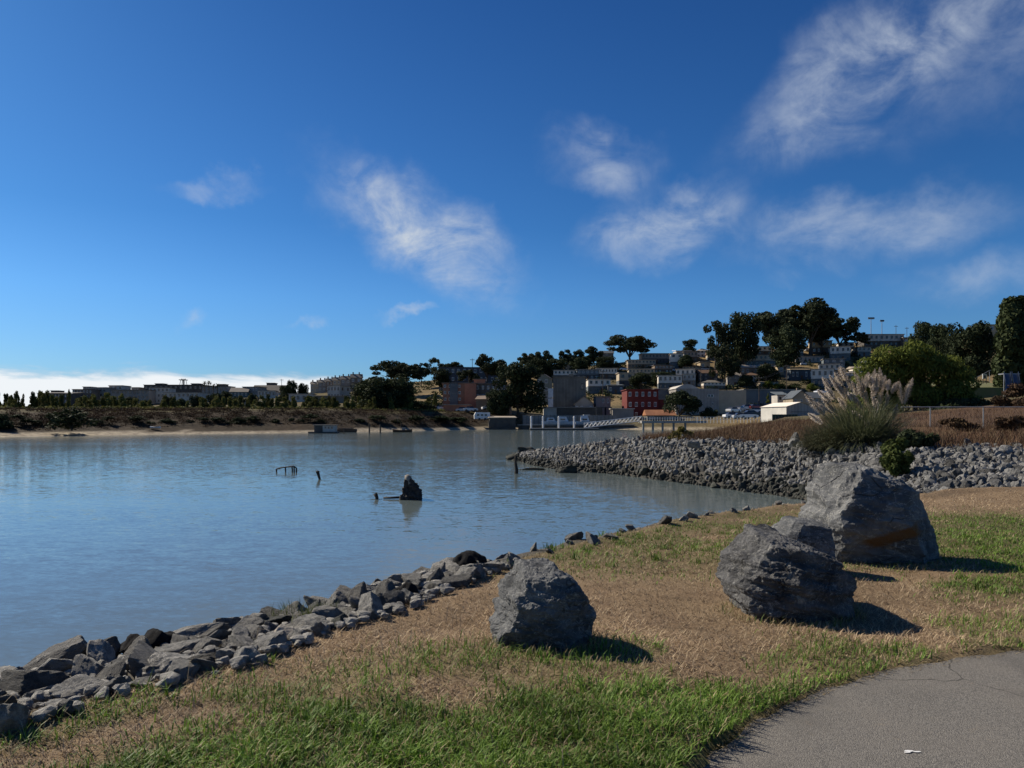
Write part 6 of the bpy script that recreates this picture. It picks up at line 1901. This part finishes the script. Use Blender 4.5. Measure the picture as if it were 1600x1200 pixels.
def in_path(x, y):
    pe_ = np.interp(x, [p[0] for p in PATH_EDGE], [p[1] for p in PATH_EDGE])
    return y < pe_ - 0.0


g = np.random.RandomState(77)


def scatter(n, y0, y1, pw, xk=0.78):
    u = g.rand(n)
    y = (y0 ** pw + u * (y1 ** pw - y0 ** pw)) ** (1 / pw)
    x = g.uniform(-1, 1, n) * (xk * y + 0.4)
    return x, y


# long green grass
x, y = scatter(460000, 2.7, 15.0, 0.2)
ga = green_amount(x, y)
clump = fbm(x, y, 6.0, 3)
k = (g.rand(len(x)) < np.clip(ga, 0, 1) * (0.25 + 1.5 * np.clip(clump - 0.25, 0, .6))) & ~in_path(x, y + 0.03) & (sdist(x, y) > 0.05)
k &= ~((ga < 0.6) & (g.rand(len(x)) < 0.5))
x, y, ga, clump = x[k], y[k], ga[k], clump[k]
n = len(x)
far = y > 6.3
L = np.where(far, g.uniform(.03, .075, n), g.uniform(.04, .11, n) * (0.6 + 0.9 * clump))
mixv = g.rand(n)[:, None]
col = np.array((0.066, 0.13, 0.014)) * (1 - mixv) + np.array((0.165, 0.255, 0.04)) * mixv
yel = (g.rand(n) < 0.15)[:, None]
col = np.where(yel, np.array((0.27, 0.215, 0.11)), col)
dk = fbm(x, y, 2.5)[:, None]
col = col * (0.45 + 1.25 * dk)
Pb = np.stack([x, y, lawn_z(x, y) - 0.005], 1)
V, T, C_ = blades(Pb, g.uniform(0, 6.28, n), L, g.uniform(.004, .0095, n) * np.where(far, 1.4, 1), g.uniform(.1, .9, n), col, g.uniform(.3, 1.1, n))
tag(link('green_grass', bigmesh('green_grass', V, T, BLADE, C_)), 'tufty green grass along the path and on the lawn', 'grass', kind='stuff')
print('green', n)
# dry short grass
x, y = scatter(330000, 3.0, 18.5, 0.12)
ga = green_amount(x, y)
k = (g.rand(len(x)) > ga * 0.8) & ~in_path(x, y - 0.02) & (sdist(x, y) > -0.25)
x, y = x[k], y[k]
n = len(x)
mixv = g.rand(n)[:, None]
patch = fbm(x, y, 1.1)[:, None]
col = (np.array((0.52, 0.405, 0.25)) * mixv ** 1.5 + np.array((0.19, 0.128, 0.082)) * (1 - mixv ** 1.5)) * (0.25 + 1.5 * patch)
ol = np.clip((ga[k] - .1) * 2, 0, 1)[:, None] * (g.rand(n)[:, None] < .6)
col = col * (1 - ol) + np.array((0.22, 0.20, 0.085)) * ol
Pb = np.stack([x, y, lawn_z(x, y) - 0.004], 1)
V, T, C_ = blades(Pb, g.uniform(0, 6.28, n), g.uniform(.02, .085, n) * (.6 + .8 * patch[:, 0]), g.uniform(.0025, .0065, n) * (1 + (y > 8) * .8), g.uniform(.7, 1.45, n), col, g.uniform(0, .4, n))
tag(link('dry_grass', bigmesh('dry_grass', V, T, STRAW, C_)), 'short dry straw-coloured grass covering the lawn', 'grass', kind='stuff')
print('dry', n)
# coarse tufts in the green zone, straw and grass hugging the boulders, straw litter on the path edge
bx2, by2, bl2, bw2, bc2, lean2 = [], [], [], [], [], []
for i in range(650):
    cx_, cy_ = g.uniform(-3, 7), g.uniform(2.7, 11)
    if g.rand() > green_amount(np.array([cx_]), np.array([cy_]))[0] or in_path(np.array([cx_]), np.array([cy_]))[0]: continue
    sc_ = g.uniform(.5, 1.1)
    lite = g.uniform(.7, 1.5)
    for q in range(16):
        bx2.append(cx_ + g.normal(0, .03)); by2.append(cy_ + g.normal(0, .03)); bl2.append(g.uniform(.07, .15) * sc_); bw2.append(g.uniform(.007, .013) * sc_)
        bc2.append(np.array((0.10, 0.165, 0.02)) * lite * g.uniform(.7, 1.2)); lean2.append(g.uniform(.2, 1.1))
for (cx_, cy_, rx_, ry_) in ((0.23, 5.27, .37, .28), (2.36, 6.25, .50, .40), (4.3, 8.75, .78, .6)):
    for q in range(420):
        a_ = g.uniform(0, 6.28); k_ = g.uniform(.95, 1.22)
        bx2.append(cx_ + rx_ * k_ * math.cos(a_)); by2.append(cy_ + ry_ * k_ * math.sin(a_)); bl2.append(g.uniform(.04, .12)); bw2.append(g.uniform(.003, .007))
        bc2.append(np.array((0.36, 0.28, 0.15)) * g.uniform(.6, 1.1) if g.rand() < .6 else np.array((0.10, 0.15, 0.025)) * g.uniform(.7, 1.2)); lean2.append(g.uniform(.1, 1.1))
for q in range(1500):
    x_ = g.uniform(0.2, 5.5); y_ = np.interp(x_, [p[0] for p in PATH_EDGE], [p[1] for p in PATH_EDGE]) - abs(g.normal(0, .05))
    bx2.append(x_); by2.append(y_); bl2.append(g.uniform(.015, .05)); bw2.append(g.uniform(.003, .006)); bc2.append(np.array((0.32, 0.25, 0.14)) * g.uniform(.5, 1.1)); lean2.append(g.uniform(1.3, 1.55))
x, y = np.array(bx2), np.array(by2); n = len(x)
zz = np.where(in_path(x, y), 1.19, lawn_z(x, y))
V, T, C_ = blades(np.stack([x, y, zz], 1), g.uniform(0, 6.28, n), np.array(bl2), np.array(bw2), np.array(lean2), np.array(bc2), g.uniform(0, .8, n) * (np.array(lean2) < 1.25))
tag(link('coarse_grass', bigmesh('coarse_grass', V, T, BLADE, C_)), 'coarse grass tufts and straw round boulders and path edge', 'grass', kind='stuff')
# tall dry stalks near the bank and path
xs, ys_, Ls = [], [], []
for i in range(340):
    if i < 110:
        p = bank_pt(g.uniform(3.0, 9.5), g.uniform(-1.0, .5))
    elif i < 220:
        p = np.array((g.uniform(-2.6, 1.6), g.uniform(3.0, 5.2)))
    elif i < 300:
        p = np.array((g.uniform(1.5, 5.5), g.uniform(5.2, 7.5)))
    else:
        p = bank_pt(g.uniform(9.5, 14), g.uniform(-.3, .1))
    if in_path(p[0:1], p[1:2])[0]: continue
    xs.append(p[0]); ys_.append(p[1]); Ls.append(g.uniform(.12, .34) if i < 110 else g.uniform(.08, .2))
x, y, L = np.array(xs), np.array(ys_), np.array(Ls)
n = len(x)
Pb = np.stack([x, y, lawn_z(x, y)], 1)
col = np.array((0.36, 0.29, 0.19)) * g.uniform(.7, 1.1, (n, 1))
V, T, C_ = blades(Pb, g.uniform(0, 6.28, n), L, np.full(n, .0035), g.uniform(.2, .9, n), col, g.uniform(.4, 1.3, n))
tag(link('dry_stalks', bigmesh('dry_stalks', V, T, STRAW, C_)), 'long thin dry grass stalks bending over bank and lawn', 'grass', kind='stuff')
# grass tufts between the bank rocks
tx, ty = [], []
for (px, py, z) in ((452, 968, 1.05), (505, 966, 1.15), (488, 972, 1.15)):
    Yq = F * (EZ - z) / (py - HOR); cx_ = (px - 800) / F * Yq
    tx.append(g.normal(cx_, .06, 170)); ty.append(g.normal(Yq, .06, 170))
x, y = np.concatenate(tx), np.concatenate(ty); n = len(x)
Pb = np.stack([x, y, lawn_z(x, y)], 1)
V, T, C_ = blades(Pb, g.uniform(0, 6.28, n), g.uniform(.12, .24, n), np.full(n, .006), g.uniform(0, .5, n), np.array((0.10, 0.12, 0.04)) * g.uniform(.7, 1.3, (n, 1)), g.uniform(.1, .6, n))
tag(link('bank_grass', bigmesh('bank_grass', V, T, BLADE, C_)), 'green grass tufts growing between the bank rocks', 'grass', kind='stuff')

# brown brush on the spit
Pl, Cl = [], []
cnt = 0
while cnt < 64000:
    s_ = g.uniform(3.4, len(ST) - 1.2); t_ = 1 + g.rand() ** 1.5 * 1.55
    if t_ < 1.02 + .06 * g.rand(): continue
    p = spit(s_, t_)
    if p[2] < 1.1: continue
    Pl.append(p); cnt += 1
Pb = np.array(Pl); n = len(Pb)
cl_n = fbm(Pb[:, 0], Pb[:, 1], .5)
mixv = g.rand(n)[:, None]
col = (np.array((0.15, 0.080, 0.042)) * mixv + np.array((0.058, 0.032, 0.021)) * (1 - mixv)) * (.25 + 1.2 * fbm(Pb[:, 0], Pb[:, 1], .45)[:, None])
straw = np.clip(1 - (Pb[:, 1] - 24) / 30, 0, 1)[:, None] * (g.rand(n)[:, None] < .3)
col = np.where(straw > 0, np.array((0.22, 0.15, 0.08)) * (.4 + fbm(Pb[:, 0], Pb[:, 1], .8)[:, None]), col)
V, T, C_ = blades(Pb - np.array((0, 0, .05)), g.uniform(0, 6.28, n), (.05 + .95 * cl_n) * g.uniform(.35, 1.1, n), g.uniform(.010, .026, n), g.uniform(.0, 1.0, n), col, g.uniform(.0, .7, n))
tag(link('brown_brush', bigmesh('brown_brush', V, T, STRAW, C_)), 'reddish brown dry brush covering the top of the spit', 'brush', kind='stuff')

# scrub of the far embankment and the hillside
cl_ = []
for i in range(1700):
    px = g.uniform(-150, 790)
    d_ = g.uniform(6, 33)
    Yq = interp(px, SHORE) + d_
    hh = g.uniform(.2, .7) if d_ > 9 else g.uniform(.1, .25)
    cl_.append(((px - 800) / F * Yq, Yq, hill_z(px, Yq) + hh * .3, g.uniform(.7, 2.2), g.uniform(.6, 1.5), hh))
V, Fq_ = cards(g, cl_, 110000, .17, asp=2.5, shell=2.0)
tag(link('bank_scrub', bigmesh('bank_scrub', V, Fq_, LSCR)), 'brown scrub covering the far embankment', 'scrub', kind='stuff')
cl_ = []
for i in range(900):
    px = g.uniform(640, 1640)
    py = g.uniform(interp(px, RIDGE) + 1, interp(px, BASE) - 3)
    Yq = Yof(px, py)
    r_ = g.uniform(.7, 2.4)
    cl_.append(((px - 800) / F * Yq, Yq, hill_z(px, Yq) + r_ * .25, r_ * 1.3, r_, r_ * .75))
V, Fq_ = cards(g, cl_, 42000, .45, asp=1.5, shell=3)
tag(link('hill_scrub', bigmesh('hill_scrub', V, Fq_, LDRK)), 'dark scrub scattered over the hillside between the houses', 'scrub', kind='stuff')
# yellow-green strip of low growth along the top of the far bank
cl_ = []
for i in range(420):
    px = g.uniform(-150, 700)
    Yq = interp(px, SHORE) + g.uniform(26, 50)
    cl_.append(((px - 800) / F * Yq, Yq, hill_z(px, Yq) + .3, g.uniform(.8, 2.2), g.uniform(.6, 1.4), g.uniform(.3, .9)))
V, Fq_ = cards(g, cl_, 15000, .32, asp=1.6, shell=3)
tag(link('bank_meadow', bigmesh('bank_meadow', V, Fq_, LYEL)), 'yellow green low growth along the top of the far bank', 'scrub', kind='stuff')
